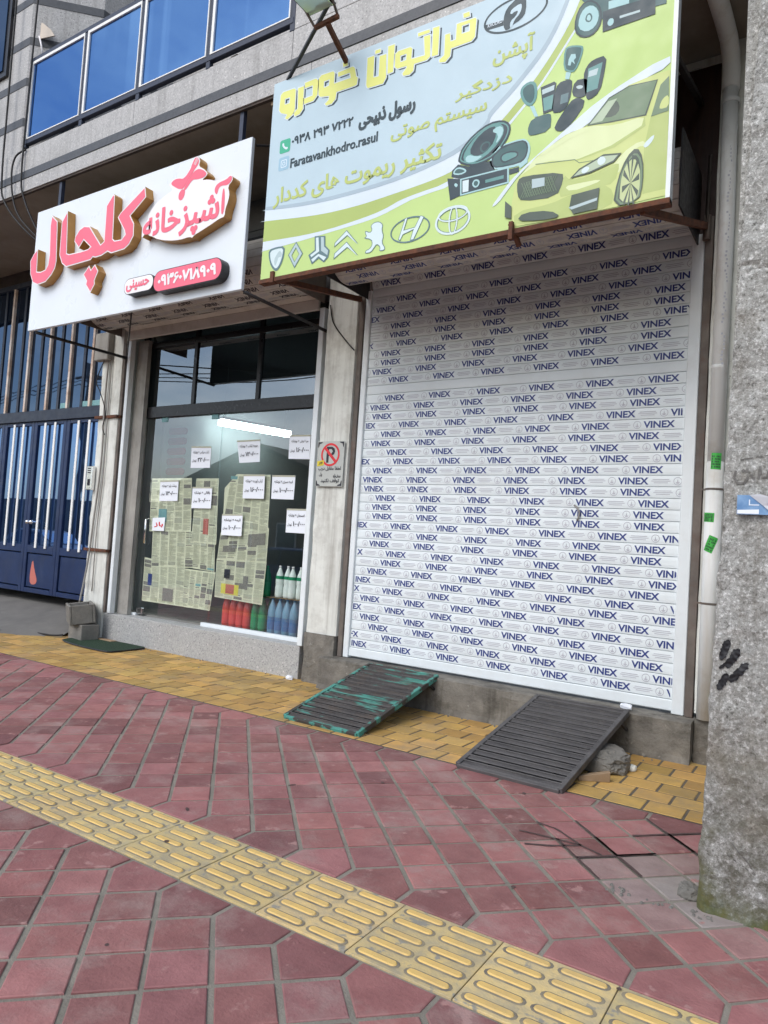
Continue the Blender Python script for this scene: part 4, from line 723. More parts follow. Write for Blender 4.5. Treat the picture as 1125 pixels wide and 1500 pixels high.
for k, (n, (t1, t2, where)) in enumerate(NOTE.items()):
    l = mm(D[n]); y = 6.2425; b = MB().use(M['paper']); g = 5; vs = []; fs = []
    for j in range(g+1):
        for i in range(g+1):
            p = quad_uv(l, i/g, j/g); vs.append((p[0], y-(.012*((j/g)**2)*max(0, .6-i/g) if n == 'pD' else .002*(j/g)), p[1]))
    for j in range(g):
        for i in range(g): a = j*(g+1)+i; fs.append((a, a+g+1, a+g+2, a+1))
    b.add(vs, fs); o = b.build('price_note', label='white price note: '+where, cat='price note', group='price notes on the shop glass')
    def inbox(mb, s, u0, u1, v0, v1, bold):
        gv, gf, _ = text_geo(s, .012); mb.add([(lambda p: (p[0], y-.0065-(.012*.35 if n == 'pD' else 0)-.0003*ly, p[1]))(quad_uv(l, u0+(u1-u0)*a, v1+(v0-v1)*c)) for (a, c), ly in zip(gv, _lay)], gf)
    t = MB(); inbox(t, t1, .12, .92, .20, .36, .02); inbox(t, t2, .36, .95, .52, .72, .025); inbox(t, 'تومان', .08, .30, .60, .74, .01); t.build('lettering', M['ink'], o)
    b = MB(); q = [quad_uv(l, 0, 0), quad_uv(l, 1, 0), quad_uv(l, 1, .07), quad_uv(l, 0, .07)]; b.add([(p[0], y-.003, p[1]) for p in q], [(0, 3, 2, 1)]); b.build('tape_strip', M['ink_text'], o)
l = mm(D['baz']); b = MB().use(M['paper']); b.add([(p[0], 6.2425, p[1]) for p in l], [(0, 3, 2, 1)]); o = b.build('open_sign', label='small white sign with red word open beside the door handle', cat='sign')
t = MB(); put_text(t, 'باز', (l[3][0]+.04, l[1][0]-.03, l[3][1]+.05, l[0][1]-.05), 6.2405, .03); t.build('lettering', M['red_paint'], o)
# drinks behind the glass
def water_mat(name, c, a):
    m, n, bs = new_mat(name); bs.inputs['Base Color'].default_value = c4(c); bs.inputs['Roughness'].default_value = .15; bs.inputs['Alpha'].default_value = a; return m
M['b_water'] = water_mat('water_bottle', (.22, .42, .58), .75); M['b_green'] = water_mat('green_bottle', (.02, .22, .09), .9); M['b_red'] = water_mat('red_bottle', (.55, .06, .04), 1); M['b_milk'] = flat('milk_bottle', (.78, .84, .80), .35)
M['lab_blue'] = flat('label_blue', (.06, .16, .34), .4); M['lab_green'] = flat('label_green', (.01, .25, .10), .4); M['lab_red'] = flat('label_red', (.66, .07, .06), .4); M['cap_white'] = flat('cap_white', (.8, .8, .8), .4)
def bottle(name, x, y, z, r, h, body, labm, capm, l0, l1, label, group):
    t = thing(name, label, 'bottle', (x, y, z), group)
    b = MB(); b.lathe([(0, 0), (r*.85, .002), (r, .02), (r, h*.32), (r*.94, h*.36), (r*.94, h*.42), (r, h*.46), (r, h*.60), (r*.82, h*.74), (r*.38, h*.90), (r*.30, h*.93), (r*.30, h*.95)], (x, y, z), 20); b.build('body', body, t, smooth=True)
    b = MB(); b.lathe([(r*.3, h*.945), (r*.36, h*.945), (r*.36, h*.995), (0, h)], (x, y, z), 14); b.build('cap', capm, t, smooth=True)
    b = MB(); b.lathe([(r*1.02, h*l0), (r*1.02, h*l1)], (x, y, z), 20); b.build('label_band', labm, t, smooth=True); return t
for j in (0, 1):
    for i in range(4):
        bottle('water_bottle', -5.71+i*.112+j*.06, 6.41+j*.13, .374, .053, .42, M['b_water'], M['lab_blue'], M['lab_blue'], .12, .48, 'clear blue water bottle in the pack under the milk bottles at the window corner', 'blue water bottles')
b = MB(); b.box(-5.78, -5.2, 6.36, 6.62, .796, .80); b.build('cardboard_sheet', M['timber'], label='thin cardboard sheet lying on the blue water bottles', cat='cardboard')
for i in range(4): bottle('milk_bottle', -5.64+i*.098, 6.42+.03*(i % 2), .802, .047, .375, M['b_milk'], M['lab_green'], M['cap_white'], .58, .68, 'white yoghurt drink bottle with green band standing on the water bottles', 'white drink bottles on the water pack')
for j in (0, 1):
    for i in range(4): bottle('cola_bottle', -6.47+i*.118, 6.42+.13*j, .374, .054, .40, M['b_red'], M['lab_red'], M['lab_red'], .1, .5, 'red soft drink bottle under the lowest newspaper on the fixed pane', 'red drink bottles')
for j in (0, 1):
    for i in range(2): bottle('green_bottle', -5.985+i*.118, 6.42+.13*j, .374, .054, .40, M['b_green'], M['lab_green'], M['lab_green'], .1, .5, 'dark green drink bottle between the red and the blue bottles', 'green drink bottles')
b = MB(); b.box(-6.06, -5.8, 6.36, 6.62, .776, .78); b.build('cardboard_sheet', M['timber'], label='thin cardboard sheet lying on the dark green bottles', cat='cardboard')
for i in range(2): bottle('green_bottle', -5.97+i*.115, 6.44, .781, .052, .38, M['b_green'], M['lab_green'], M['lab_green'], .1, .5, 'dark green bottle of the upper layer, left of the white bottles', 'upper green drink bottles')
# fluorescent lamp, menu board, counter inside
lp = thing('fluorescent_lamp', 'lit white fluorescent lamp inside the food shop', 'lamp', (-7.95, 8.1, 3.2))
ln = Vector((.30, 1.02, 0)).normalized(); c0 = Vector((-8.10, 7.6, 3.2)); c1 = c0+ln*1.25
b = MB(); b.beam(c0, c1, .13, .09); b.build('diffuser', M['lamp'], lp, bevel=.01)
b = MB(); b.beam(c0+Vector((0, 0, .065)), c1+Vector((0, 0, .065)), .16, .04); b.tube([c0+Vector((0, .1, .08)), c0+Vector((0, .1, .95))], .006, 5); b.tube([c1+Vector((0, -.1, .08)), c1+Vector((0, -.1, .95))], .006, 5); b.build('housing', M['white_metal'], lp)
mb_ = thing('menu_board', 'hanging board of rounded maroon plates inside the shop', 'menu board', (-8.1, 7.0, 1.5))
M['maroon'] = flat('maroon', (.25, .035, .06), .6)
b = MB(); b.box(-8.34, -8.32, 6.75, 7.5, 1.6, 3.1); b.build('backing', M['interior'], mb_)
for k in range(9):
    b = MB(); l = rrect(-8.30, -7.92, 1.72+k*.145, 1.82+k*.145, .048); b.fillxz([l], 6.82, .02); b.build('plate', M['maroon'], mb_)
ct = thing('shop_counter', 'grey shop counter in the dark interior', 'counter', (-6.2, 9.2, .37))
b = MB(); b.box(-7.2, -5.1, 9.0, 9.5, .372, 1.3); b.build('cabinet', M['sheet'], ct, bevel=.01)
b = MB(); b.box(-7.25, -5.05, 8.95, 9.55, 1.3, 1.34); b.build('top', M['granite_sill'], ct, bevel=.005)
# ------------------------------------------------------------------ white sign with raised letters
ws = thing('shop_sign', 'white restaurant sign with raised pink letters and gold sides', 'sign', (-6.6, 4.72, 3.80))
b = MB(); b.box(-8.513, -4.907, 4.745, 4.785, 3.826, 5.312); b.build('panel', M['signwhite'], ws, bevel=.004)
b = MB(); b.box(-8.48, -4.94, 4.785, 4.80, 3.84, 5.30); b.build('back_frame', M['dark_steel'], ws)
def raised(name, lp_, parent, side='gold', edge=.012, depth=.10, y=4.645, face='pink', rim='rimwhite', sm=0):
    l = [chaikin(q, sm) if sm else q for q in lp_]; b = MB().use(M[rim]); b.fillxz(l, y)
    for q in l: b.sides(q, y, depth-.0005, M[side])
    o = b.build(name, None, parent)
    if face:
        f = MB(); f.fillxz([inset(l[0], edge)]+[inset(q, edge) for q in l[1:]], y-.002); f.build('face', M[face], o)
    return o
raised('letter', loops('lam'), ws); raised('letter', loops('kolcha'), ws); raised('letter_dots', loops('chedots'), ws)
ov = raised('emblem', loops('oval'), ws, face=None, sm=1)
b = MB()
for n in ('fork', 'leaf', 'spoon', 'madda', 'alef'): b.fillxz([chaikin(loops(n)[0], 2)], 4.643)
b.build('emblem_art', M['pink'], ov)
b = MB(); fl = mm([(0, 0)]); pts = loops('fork')[0]
for t in (.35, .55, .75):
    p, q = Vector(pts[0]).lerp(Vector(pts[1]), t), Vector(pts[12]).lerp(Vector(pts[3]), t*.8+.1); d = (q-p).normalized(); nn = Vector((-d.y, d.x))*.003; q = p.lerp(q, .6)
    b.fillxz([[(p.x-nn.x, p.y-nn.y), (q.x-nn.x, q.y-nn.y), (q.x+nn.x, q.y+nn.y), (p.x+nn.x, p.y+nn.y)]], 4.6415)
b.build('fork_tines', M['rimwhite'], ov)
x0, x1, z0, z1 = tbox('t_ash'); b = MB(); put_text(b, 'شپزخانه', (x0, x1, 4.43, 4.80), 4.643, .018); b.build('lettering', M['pink'], ov)
pl = raised('number_plate', [rrect(-6.07, -5.08, 3.918, 4.14, .10)], ws, side='blackside', rim='blackside', edge=.008, depth=.10)
x0, x1, z0, z1 = tbox('t_num'); b = MB(); put_text(b, '۰۹۳۶۰۷۱۸۹۰۹', (x0, x1, z0, z1), 4.641, .05); b.build('lettering', M['rimwhite'], pl)
pw = raised('name_plate', [rrect(-6.545, -6.07, 3.958, 4.131, .08)], ws, side='blackside', rim='blackside', face='rimwhite', edge=.007, depth=.10)
x0, x1, z0, z1 = tbox('t_hos'); b = MB(); put_text(b, 'حسینی', (x0, x1, z0, z1), 4.641, .03); b.build('lettering', M['pink'], pw)
for P_, r_ in (([(-4.90, 4.79, 3.81), (-4.90, 6.06, 3.80)], .018), ([(-8.40, 4.79, 3.81), (-8.30, 6.06, 3.80)], .02), ([(-6.6, 4.80, 3.84), (-8.27, 6.0, 3.82)], .009)):
    b = MB(); b.tube(P_, r_, 8); b.build('stay_bar', M['dark_steel'], ws, smooth=True)
for x in (-8.15, -5.12):
    b = MB(); b.box(x-.025, x+.025, 4.79, 4.835, 5.2, 5.70); b.build('hanger_post', M['rail'], ws)
b = MB(); b.tube([(-4.9, 4.80, 5.25), (-4.55, 5.9, 5.68)], .012, 6); b.build('tie_rod', M['dark_steel'], ws)

# ------------------------------------------------------------------ yellow banner
yb = 4.65; bx0, bx1, bz0, bz1 = -4.575, -1.068, 3.828, 5.665
bn = thing('shop_banner', 'big yellow green printed banner with grey title, car and audio pictures', 'banner', (-2.8, 4.7, 3.82))
def pmat(name, c, var=.03): return pm('print_'+name, tuple(x*(1-var) for x in c), tuple(min(1, x*(1+var)) for x in c), 2.5, .42, spec=.3, bump=.25, bscale=2.2, dirt=(tuple(x*.86 for x in c), .3, 1.5))
PC = {'lime': (.49, .65, .235), 'pale': (.47, .60, .67), 'shade': (.37, .47, .54), 'white': (.64, .73, .80), 'olive': (.40, .50, .15), 'ink': (.03, .055, .07), 'teal': (.045, .115, .12), 'teal2': (.12, .29, .28), 'aqua': (.36, .58, .60),
      'title': (.72, .74, .22), 'oliv2': (.46, .54, .17), 'car': (.55, .63, .24), 'carl': (.66, .74, .42), 'card': (.44, .53, .19), 'cglass': (.16, .24, .15), 'cglare': (.42, .52, .38), 'cdark': (.07, .10, .08), 'crim': (.50, .58, .30), 'silver': (.44, .56, .58), 'silverl': (.62, .74, .76), 'silverd': (.12, .20, .22), 'wagreen': (.06, .42, .26), 'insta': (.32, .50, .62)}
PM = {k: pmat(k, v) for k, v in PC.items()}
b = MB(); b.box(bx0, bx1, yb+.002, yb+.02, bz0, bz1); board = b.build('backing_sheet', PM['lime'], bn)
b = MB(); b.box(bx0+.01, bx1-.01, yb+.02, yb+.06, bz0+.01, bz1-.01); b.build('back_frame', M['rust'], bn)
b = MB(); b.box(bx1, bx1+.028, yb-.006, yb+.07, bz0-.02, bz1); b.build('edge_trim', M['white_metal'], bn)
b = MB(); b.box(bx0-.01, bx1+.028, yb-.008, yb+.07, bz0-.036, bz0); b.build('bottom_rail', M['rust'], bn)
def clampb(l): return [(max(bx0, min(bx1, x)), max(bz0, min(bz1, z))) for x, z in l]
def smooth_open(l, it=2):
    for _ in range(it): l = [l[0]]+[q for a, c in zip(l, l[1:]) for q in ((a[0]*.75+c[0]*.25, a[1]*.75+c[1]*.25), (a[0]*.25+c[0]*.75, a[1]*.25+c[1]*.75))]+[l[-1]]
    return l
def band(n):
    l = smooth_open(mm(D[n])); l[0] = (bx0, l[0][1]); p, q = l[-2], l[-1]; dx = (q[0]-p[0])/max(1e-3, q[1]-p[1]); l.append((q[0]+dx*(bz1-q[1]), bz1)); return l+[(bx0, bz1)]
bg = MB()
for k, (n, m) in enumerate((('b_w2', 'white'), ('b_ol', 'olive'), ('b_wh', 'white'), ('b_main', 'pale'))): bg.use(PM[m]).fillxz([band(n)], yb+.001-k*.0004)
mainl = band('b_main'); sh = mainl[:-2]; shl = sh+[(x-.02, z+.035) for x, z in reversed(sh)]; bg.use(PM['shade']).fillxz([[(max(bx0, x), min(bz1, z)) for x, z in shl]], yb-.0008)
bg.build('printed_ground', None, bn)
def art(name, items, **kw):
    g = MB()
    for k, (n, m, sm) in enumerate(items):
        l = [clampb(chaikin(q, sm) if sm else q) for q in (loops(n) if isinstance(n, str) else n)]; g.use(PM[m]).fillxz(l, yb-.0014-k*.00012)
    return g.build(name, None, bn, **kw)
rb = loops('c_rim')[0]; rc = (sum(p[0] for p in rb)/len(rb), sum(p[1] for p in rb)/len(rb)-.02)
spk = [([[(rc[0]+.0, rc[1])]+[(rc[0]+.10*math.cos(a)*.55, rc[1]+.19*math.sin(a)) for a in (t-.12, t+.12)]], 'cdark', 0) for t in (R(k*36+10) for k in range(10))]
gr = loops('c_grille')[0]; gx0, gx1 = min(p[0] for p in gr), max(p[0] for p in gr); gz0, gz1 = min(p[1] for p in gr), max(p[1] for p in gr)
mesh_lines = []
for k in range(16):
    for s_ in (1, -1):
        xa = gx0+.03+(gx1-gx0-.06)*k/16; za, zb = gz0+.045, gz1-.05; xb_ = xa+s_*.05
        if gx0+.03 < xb_ < gx1-.04: mesh_lines.append(([[(xa, za), (xa+.004, za), (xb_+.004, zb), (xb_, zb)]], 'cglass', 0))
art('printed_car', [('beam', 'white', 1), ('c_body', 'car', 0), ('c_hood', 'carl', 1), ('c_door', 'card', 0), ('c_fend', 'carl', 1), ('c_low2', 'card', 1), ('c_shade', 'card', 1), ('c_bump', 'carl', 1), ('c_crease', 'card', 0), ('c_crease2', 'carl', 0), ('c_line', 'cglass', 0), ('c_hl', 'silverl', 1), ('c_shieldr', 'cdark', 0), ('c_shield', 'cglass', 0), ('c_seat', 'cdark', 1), ('c_glare', 'cglare', 0), ('c_side', 'cglass', 0), ('c_mirror', 'car', 1), ('c_grille', 'cdark', 1)]+mesh_lines +
    [('c_plate', 'silver', 0), ('c_lamp', 'cdark', 0), ([inset(loops('c_lamp')[0], .012)], 'cglare', 0), ('c_lens', 'silverl', 1), ('c_lens2', 'silverl', 1), ('c_arch', 'cdark', 1), ('c_tyre', 'cglass', 1), ([inset(chaikin(loops('c_tyre')[0], 1), .012)], 'cdark', 0), ('c_rim', 'crim', 1)]+spk+[('c_intake', 'cdark', 0), ('c_chrome', 'silver', 0), ('c_low', 'cdark', 1), ('c_gill', 'cdark', 0)])
art('printed_speaker', [('s_base', 'ink', 0), ('s_twr', 'aqua', 1), ([inset(chaikin(loops('s_twr')[0], 1), .012)], 'teal', 0), ('s_rim', 'ink', 1), ([inset(chaikin(loops('s_rim')[0], 1), .015)], 'teal2', 0), ([inset(chaikin(loops('s_rim')[0], 1), .025)], 'ink', 0), ('s_cone', 'teal2', 1), ('s_dark', 'ink', 1), ('s_hl', 'aqua', 1), ('s_hl2', 'aqua', 1), ('s_dust', 'teal', 1), ([inset(chaikin(loops('s_dust')[0], 1), .012)], 'ink', 0)])
art('printed_speaker', [('s_ov', 'aqua', 1), ('s_ovrim', 'ink', 1), ('s_ovd', 'teal', 1), ('s_ovc', 'ink', 1), ([inset(chaikin(loops('s_ovc')[0], 1), .012)], 'teal2', 0), ('s_clip1', 'aqua', 0), ('s_clip2', 'aqua', 0)])
art('printed_radio', [('r_back', 'ink', 0), ('r_side', 'ink', 0), ('r_sk', 'aqua', 1), ('r_face', 'aqua', 0), ('r_scr', 'ink', 0), ('r_light', 'silverl', 0), ('r_knob', 'aqua', 1), ([inset(chaikin(loops('r_knob')[0], 1), .012)], 'teal', 0), ('r_txt', 'teal2', 0)])
art('printed_stereo', [('ts_b', 'teal', 0), ('ts_m', 'aqua', 0), ('ts_o', 'ink', 1), ([inset(chaikin(loops('ts_o')[0], 1), .012)], 'teal', 0), ('ts_c', 'aqua', 1), ('ts_d', 'teal', 1), ([inset(chaikin(loops('ts_d')[0], 1), .01)], 'aqua', 0), ('ts_r', 'ink', 0), ('ts_k', 'aqua', 1), ('ts_t', 'silver', 0)])
art('printed_key', [('k1b', 'aqua', 0), ('k1', 'teal2', 1), ([inset(chaikin(loops('k1')[0], 1), .012)], 'teal', 0), ('lion', 'aqua', 0)]); art('printed_key', [('k2b', 'aqua', 0), ('k2', 'teal2', 1), ([inset(chaikin(loops('k2')[0], 1), .02)], 'teal', 0)])
art('printed_key', [('k7', 'ink', 1), ('k7s', 'teal2', 0), ('k7t', 'silver', 0)]); art('printed_key', [('kc', 'ink', 0), ('kcl', 'silver', 0), ('kcl2', 'teal2', 0)]); art('printed_key', [('k5', 'ink', 1), ('k5o', 'silver', 1)]); art('printed_key', [('k4', 'ink', 1), ('k4b', 'silverd', 0)])
art('printed_key', [('k6', 'ink', 1)]); art('printed_key', [('k3', 'teal', 1)])
def ringart(name, key, rot, th, m, n=48):
    l = mm(D[key]); cx = (l[0][0]+l[1][0])/2; rx = (l[1][0]-l[0][0])/2; cz = (l[2][1]+l[3][1])/2; rz = (l[3][1]-l[2][1])/2
    return [ellipse(cx, cz, rx, rz, rot, n), ellipse(cx, cz, rx-th, rz-th, rot, n)]
art('car_badge', [('l1', 'silverd', 1), ('l1i', 'silverl', 1), ('l1h', 'silver', 1)])
art('car_badge', [('l2', 'silverd', 0), ([inset(loops('l2')[0], .008), inset(loops('l2')[1], -.004)], 'silver', 0)])
art('car_badge', [('l3', 'silverd', 0), ('l3a', 'silverl', 0), ('l3b', 'silver', 0), ('l3c', 'silverl', 0)])
art('car_badge', [('l4a', 'silverd', 0), ([inset(loops('l4a')[0], .006)], 'silverl', 0), ('l4b', 'silverd', 0), ([inset(loops('l4b')[0], .006)], 'silverl', 0)])
art('car_badge', [('l5', 'silverd', 1), ([inset(chaikin(loops('l5')[0], 1), .006)], 'silverl', 0)])
art('car_badge', [(ringart('', 'l6r', 0, .012, ''), 'silverd', 0), ('l6h', 'silverd', 0), ([inset(loops('l6h')[0], .005)], 'silverl', 0)])
art('car_badge', [(ringart('', 'l7r', 0, .022, ''), 'silverd', 0), (ringart('', 'l7v', 0, .015, ''), 'silverd', 0), (ringart('', 'l7h', 0, .015, ''), 'silverd', 0), (ringart('', 'l7r', 0, .017, ''), 'silverl', 0), (ringart('', 'l7v', 0, .011, ''), 'silverl', 0), (ringart('', 'l7h', 0, .011, ''), 'silverl', 0)])
rg = ringart('', 'fs_ring', 0, .016, '')
art('oval_logo', [(rg, 'ink', 0), ('fs_bar', 'ink', 0), ('fs_f', 'ink', 1), ('fs_s', 'pale', 1)])
b = MB(); x0, x1, z0, z1 = tbox('t_kh'); put_text(b, 'KHODRO', (x0, x1, z0-.004, z0+.026), yb-.0035, .01, False); b.build('logo_lettering', PM['white'], bn)
tl = MB(); TT = ['g_v1', 'g_r1', 'g_d1', 'g_kho', 'g_dot1', 'g_n', 'g_dot2', 'g_a1', 'g_tv', 'g_dot3', 'g_a2', 'g_fr', 'g_dot4']
for n in TT:
    l = loops(n)
    tl.use(PM['ink']).fillxz([[(x+.022, z-.018) for x, z in q] for q in l], yb-.0012)
    tl.use(PM['white']).fillxz([inset(l[0], -.008)]+[inset(q, .004) for q in l[1:]], yb-.0018)
    tl.use(PM['title']).fillxz([l[0]]+[inset(q, -.004) for q in l[1:]], yb-.0026)
tl.build('title_lettering', None, bn)
for s, k in (('آپشن', 't_apshan'), ('دزدگیر', 't_dozd'), ('سیستم صوتی', 't_sis'), ('تکثیر ریموت های کددار', 't_taks')):
    b = MB(); put_text(b, s, tbox(k), yb-.002, .016 if k != 't_taks' else .02); b.build('service_lettering', PM['oliv2'], bn)
for s, k in (('رسول ذبیحی', 't_ras'), ('۰۹۳۸ ۲۹۳ ۷۲۲۲', 't_tel')):
    b = MB(); put_text(b, ' '.join(reversed(s.split(' '))) if k == 't_tel' else s, tbox(k), yb-.002, .04); b.build('contact_lettering', PM['ink'], bn)
b = MB(); put_text(b, 'Faratavankhodro.rasul', tbox('t_lat'), yb-.002, .025, False); b.build('contact_lettering', PM['ink'], bn)
for k, m in (('i_wa', 'wagreen'), ('i_in', 'insta')):
    l = mm(D[k]); cx = sum(p[0] for p in l)/4; cz = sum(p[1] for p in l)/4; s_ = .062
    it = [([rrect(cx-s_, cx+s_, cz-s_, cz+s_, .02)], m, 0)]
    if k == 'i_wa': it.append(([[(cx-.03, cz+.035), (cx-.012, cz+.03), (cx-.012, cz+.008), (cx+.01, cz-.014), (cx+.032, cz-.014), (cx+.036, cz-.03), (cx+.015, cz-.038), (cx-.02, cz-.01), (cx-.036, cz+.018)]], 'white', 1))
    else: it += [([rrect(cx-.036, cx+.036, cz-.036, cz+.036, .014), rrect(cx-.028, cx+.028, cz-.028, cz+.028, .01)], 'white', 0), ([ellipse(cx, cz, .018, .018, 0, 16), ellipse(cx, cz, .011, .011, 0, 16)], 'white', 0)]
    art('contact_icon', it)
b = MB(); b.beam((-4.42, 4.70, 3.83), (-4.42, 6.0, 4.07), .04, .05); b.box(-4.44, -4.40, 4.63, 4.68, 3.78, 3.88); b.build('bracket', M['rust'], bn)
b = MB(); b.beam((-1.22, 4.70, 3.80), (-1.05, 6.05, 4.22), .035, .05); b.build('bracket', M['rust'], bn)
b = MB(); b.beam((-2.12, 4.62, 3.86), (-2.10, 4.75, 3.74), .03, .03); b.box(-2.13, -2.10, 4.61, 4.64, 3.74, 3.87); b.build('clamp', M['rust'], bn)
for p_, q_ in (((-4.40, 4.74, 3.9), (-4.40, 6.08, 4.9)), ((-1.15, 4.74, 5.0), (-1.15, 6.1, 5.3))):
    b = MB(); b.beam(p_, q_, .04, .04); b.build('stay_bar', M['dark_steel'], bn)
b = MB(); b.add([(-1.05, 6.0, 4.24), (-1.045, 5.88, 4.26), (-1.045, 5.92, 4.75), (-1.05, 6.02, 4.80)], [(0, 1, 2, 3)]); b.add([(-1.035, 6.0, 4.24), (-1.03, 5.88, 4.26), (-1.03, 5.92, 4.75), (-1.035, 6.02, 4.80)], [(3, 2, 1, 0)]); b.tube([(-1.05, 6.02, 4.1), (-1.05, 6.02, 4.3)], .03, 8); b.build('bracket_plate', M['steel_post'], bn)

# ------------------------------------------------------------------ floodlight on its A-frame above the banner
fl = thing('floodlight', 'old floodlight on crossed rusty arms above the yellow banner', 'floodlight', (-4.2, 4.6, 5.66))
HX, HY, HZ = -3.93, 4.22, 5.86
b = MB(); b.beam((-4.46, 4.68, 5.66), (-3.62, 4.27, 5.89), .026, .026); b.build('arm', M['dark_steel'], fl)
b = MB(); b.beam((-3.758, 4.70, 5.60), (-3.689, 4.3, 5.695), .035, .035); b.build('arm', M['rust'], fl)
b = MB(); b.beam((-3.82, 4.3, 5.705), (-3.58, 4.3, 5.72), .03, .03); b.build('cross_bar', M['rust'], fl)
b = MB(); b.beam((-3.83, 4.30, 5.72), (-3.87, 4.18, 5.84), .018, .012); b.build('yoke', M['steel_post'], fl); b = MB(); b.beam((-3.59, 4.3, 5.73), (-3.585, 4.18, 5.84), .018, .012); b.build('yoke', M['steel_post'], fl)
b = MB(); q = [(-4.0, 4.08, 5.83), (-3.52, 4.08, 5.83), (-3.52, 4.36, 5.80), (-4.0, 4.36, 5.80)]
b.hexa([(-3.85, 4.05, 5.815), (-3.61, 4.05, 5.815), (-3.61, 4.25, 5.815), (-3.85, 4.25, 5.815), (-3.81, 4.09, 5.93), (-3.65, 4.09, 5.93), (-3.65, 4.22, 5.93), (-3.81, 4.22, 5.93)]); b.box(-3.875, -3.59, 4.03, 4.28, 5.803, 5.82); b.build('housing', M['dark_steel'], fl, bevel=.01)
M['lens'] = mirror_glass('lens_glass', (.75, .95, .85), (.55, .68, .60), .25, .15)
b = MB(); b.box(-3.855, -3.61, 4.045, 4.26, 5.79, 5.803); b.build('lens', M['lens'], fl, bevel=.006)

# ------------------------------------------------------------------ balcony railing with blue glass
rl = thing('balcony_railing', 'navy balcony railing with four bright blue reflective glass panels', 'railing', (-6.7, 4.75, 6.22))
ps = [-8.97, -7.79, -6.74, -5.625, -4.50]
b = MB(); b.box(-9.0, -4.485, 4.74, 4.80, 7.36, 7.42); b.box(-9.0, -4.485, 4.74, 4.80, 6.285, 6.345); b.build('rail', M['rail'], rl, bevel=.005)
for x in ps:
    b = MB(); b.box(x-.03, x+.03, 4.745, 4.795, 6.212 if x > -8.9 else 6.25, 7.36); b.build('post', M['rail'], rl, bevel=.004)
for a, c in zip(ps, ps[1:]):
    a += .03; c -= .03; b = MB()
    b.box(a, a+.035, 4.735, 4.765, 6.345, 7.36); b.box(c-.014, c, 4.735, 4.765, 6.345, 7.36); b.box(a+.035, c-.014, 4.735, 4.765, 7.325, 7.36); b.box(a+.035, c-.014, 4.735, 4.765, 6.345, 6.357); fr_ = b.build('pane_frame', M['bar_white'], rl)
    b = MB(); b.box(a+.03, c-.01, 4.752, 4.760, 6.355, 7.328); b.build('pane', M['balcony_glass'], fr_)
# odds and ends seen through the gap under the railing
for k, x in enumerate((-8.1, -7.35, -6.9, -6.35, -6.05, -5.4, -5.2, -4.95, -4.7)):
    b = MB(); hh = random.uniform(.05, .12); b.box(x, x+random.uniform(.04, .12), 4.84, 4.9, 6.214, 6.214+hh)
    b.build('tile_offcut', M['timber'] if k % 3 else M['rimwhite'], bevel=.004, label='small tile offcut lying under the blue balcony railing', cat='offcut', group='tile offcuts under the railing')
# panel antenna on the balcony
an = thing('antenna', 'small cream flat panel antenna on a thin white mast on the balcony', 'antenna', (-9.08, 4.9, 7.2))
b = MB(); b.tube([(-9.07, 4.9, 6.9), (-9.10, 4.9, 7.86)], .022, 8); b.build('mast', M['rimwhite'], an, smooth=True)
M['cream'] = pm('cream_plastic', (.62, .54, .46), (.55, .48, .4), 3, .5)
b = MB(); l = [(-9.58, 8.143), (-9.42, 8.173), (-9.04, 8.013), (-8.85, 7.864), (-8.74, 7.74), (-9.11, 7.821), (-9.20, 7.879)]
b.add([(x, 4.88, z) for x, z in l]+[(x*.94-9.12*.06, 4.905, z*.94+7.95*.06) for x, z in l], [tuple(range(7)), tuple(range(13, 6, -1))]+[(i, 7+i, 7+(i+1) % 7, (i+1) % 7) for i in range(7)]); b.build('panel', M['cream'], an)
b = MB(); b.tube([(-9.08, 4.87, 7.84), (-9.0, 4.86, 7.7), (-8.95, 4.86, 7.55)], .012, 6); b.build('lead', M['rimwhite'], an, smooth=True)

# ------------------------------------------------------------------ drainpipe
dp = thing('drainpipe', 'white plastic drainpipe with green stickers between shutter and rough wall', 'drainpipe', (-.9, 5.94, .34))
b = MB(); b.tube([(-.90, 5.955, .34), (-.905, 5.955, 2.3)], .062, 20); b.build('pipe', M['pvc'], dp, smooth=True)
b = MB(); b.tube([(-.905, 5.955, 2.3), (-.90, 5.955, 4.2), (-.91, 5.95, 5.26)], .058, 20); b.build('pipe', M['pvc'], dp, smooth=True)
b = MB(); b.tube([(-.91, 5.95, 5.26), (-.91, 5.945, 5.42), (-.915, 5.91, 5.53), (-.92, 5.82, 5.60), (-.93, 5.6, 5.625), (-.96, 4.9, 5.64)], .066, 20); b.build('elbow', M['pvc'], dp, smooth=True)
for z, rr in ((5.14, .066), (4.93, .0595), (3.02, .060)):
    b = MB(); b.lathe([(rr-.004, 0), (rr, .004), (rr, .03), (rr-.004, .034)], (-.906, 5.955, z), 20); b.build('joint', M['pvc'], dp, smooth=True)
for z in (2.08, 1.205):
    b = MB(); b.lathe([(.064, 0), (.0665, .002), (.0665, .014), (.064, .016)], (-.903, 5.955, z), 20); b.box(-1.0, -.96, 5.95, 5.965, z, z+.014); b.build('clamp', M['steel_post'], dp, smooth=False)
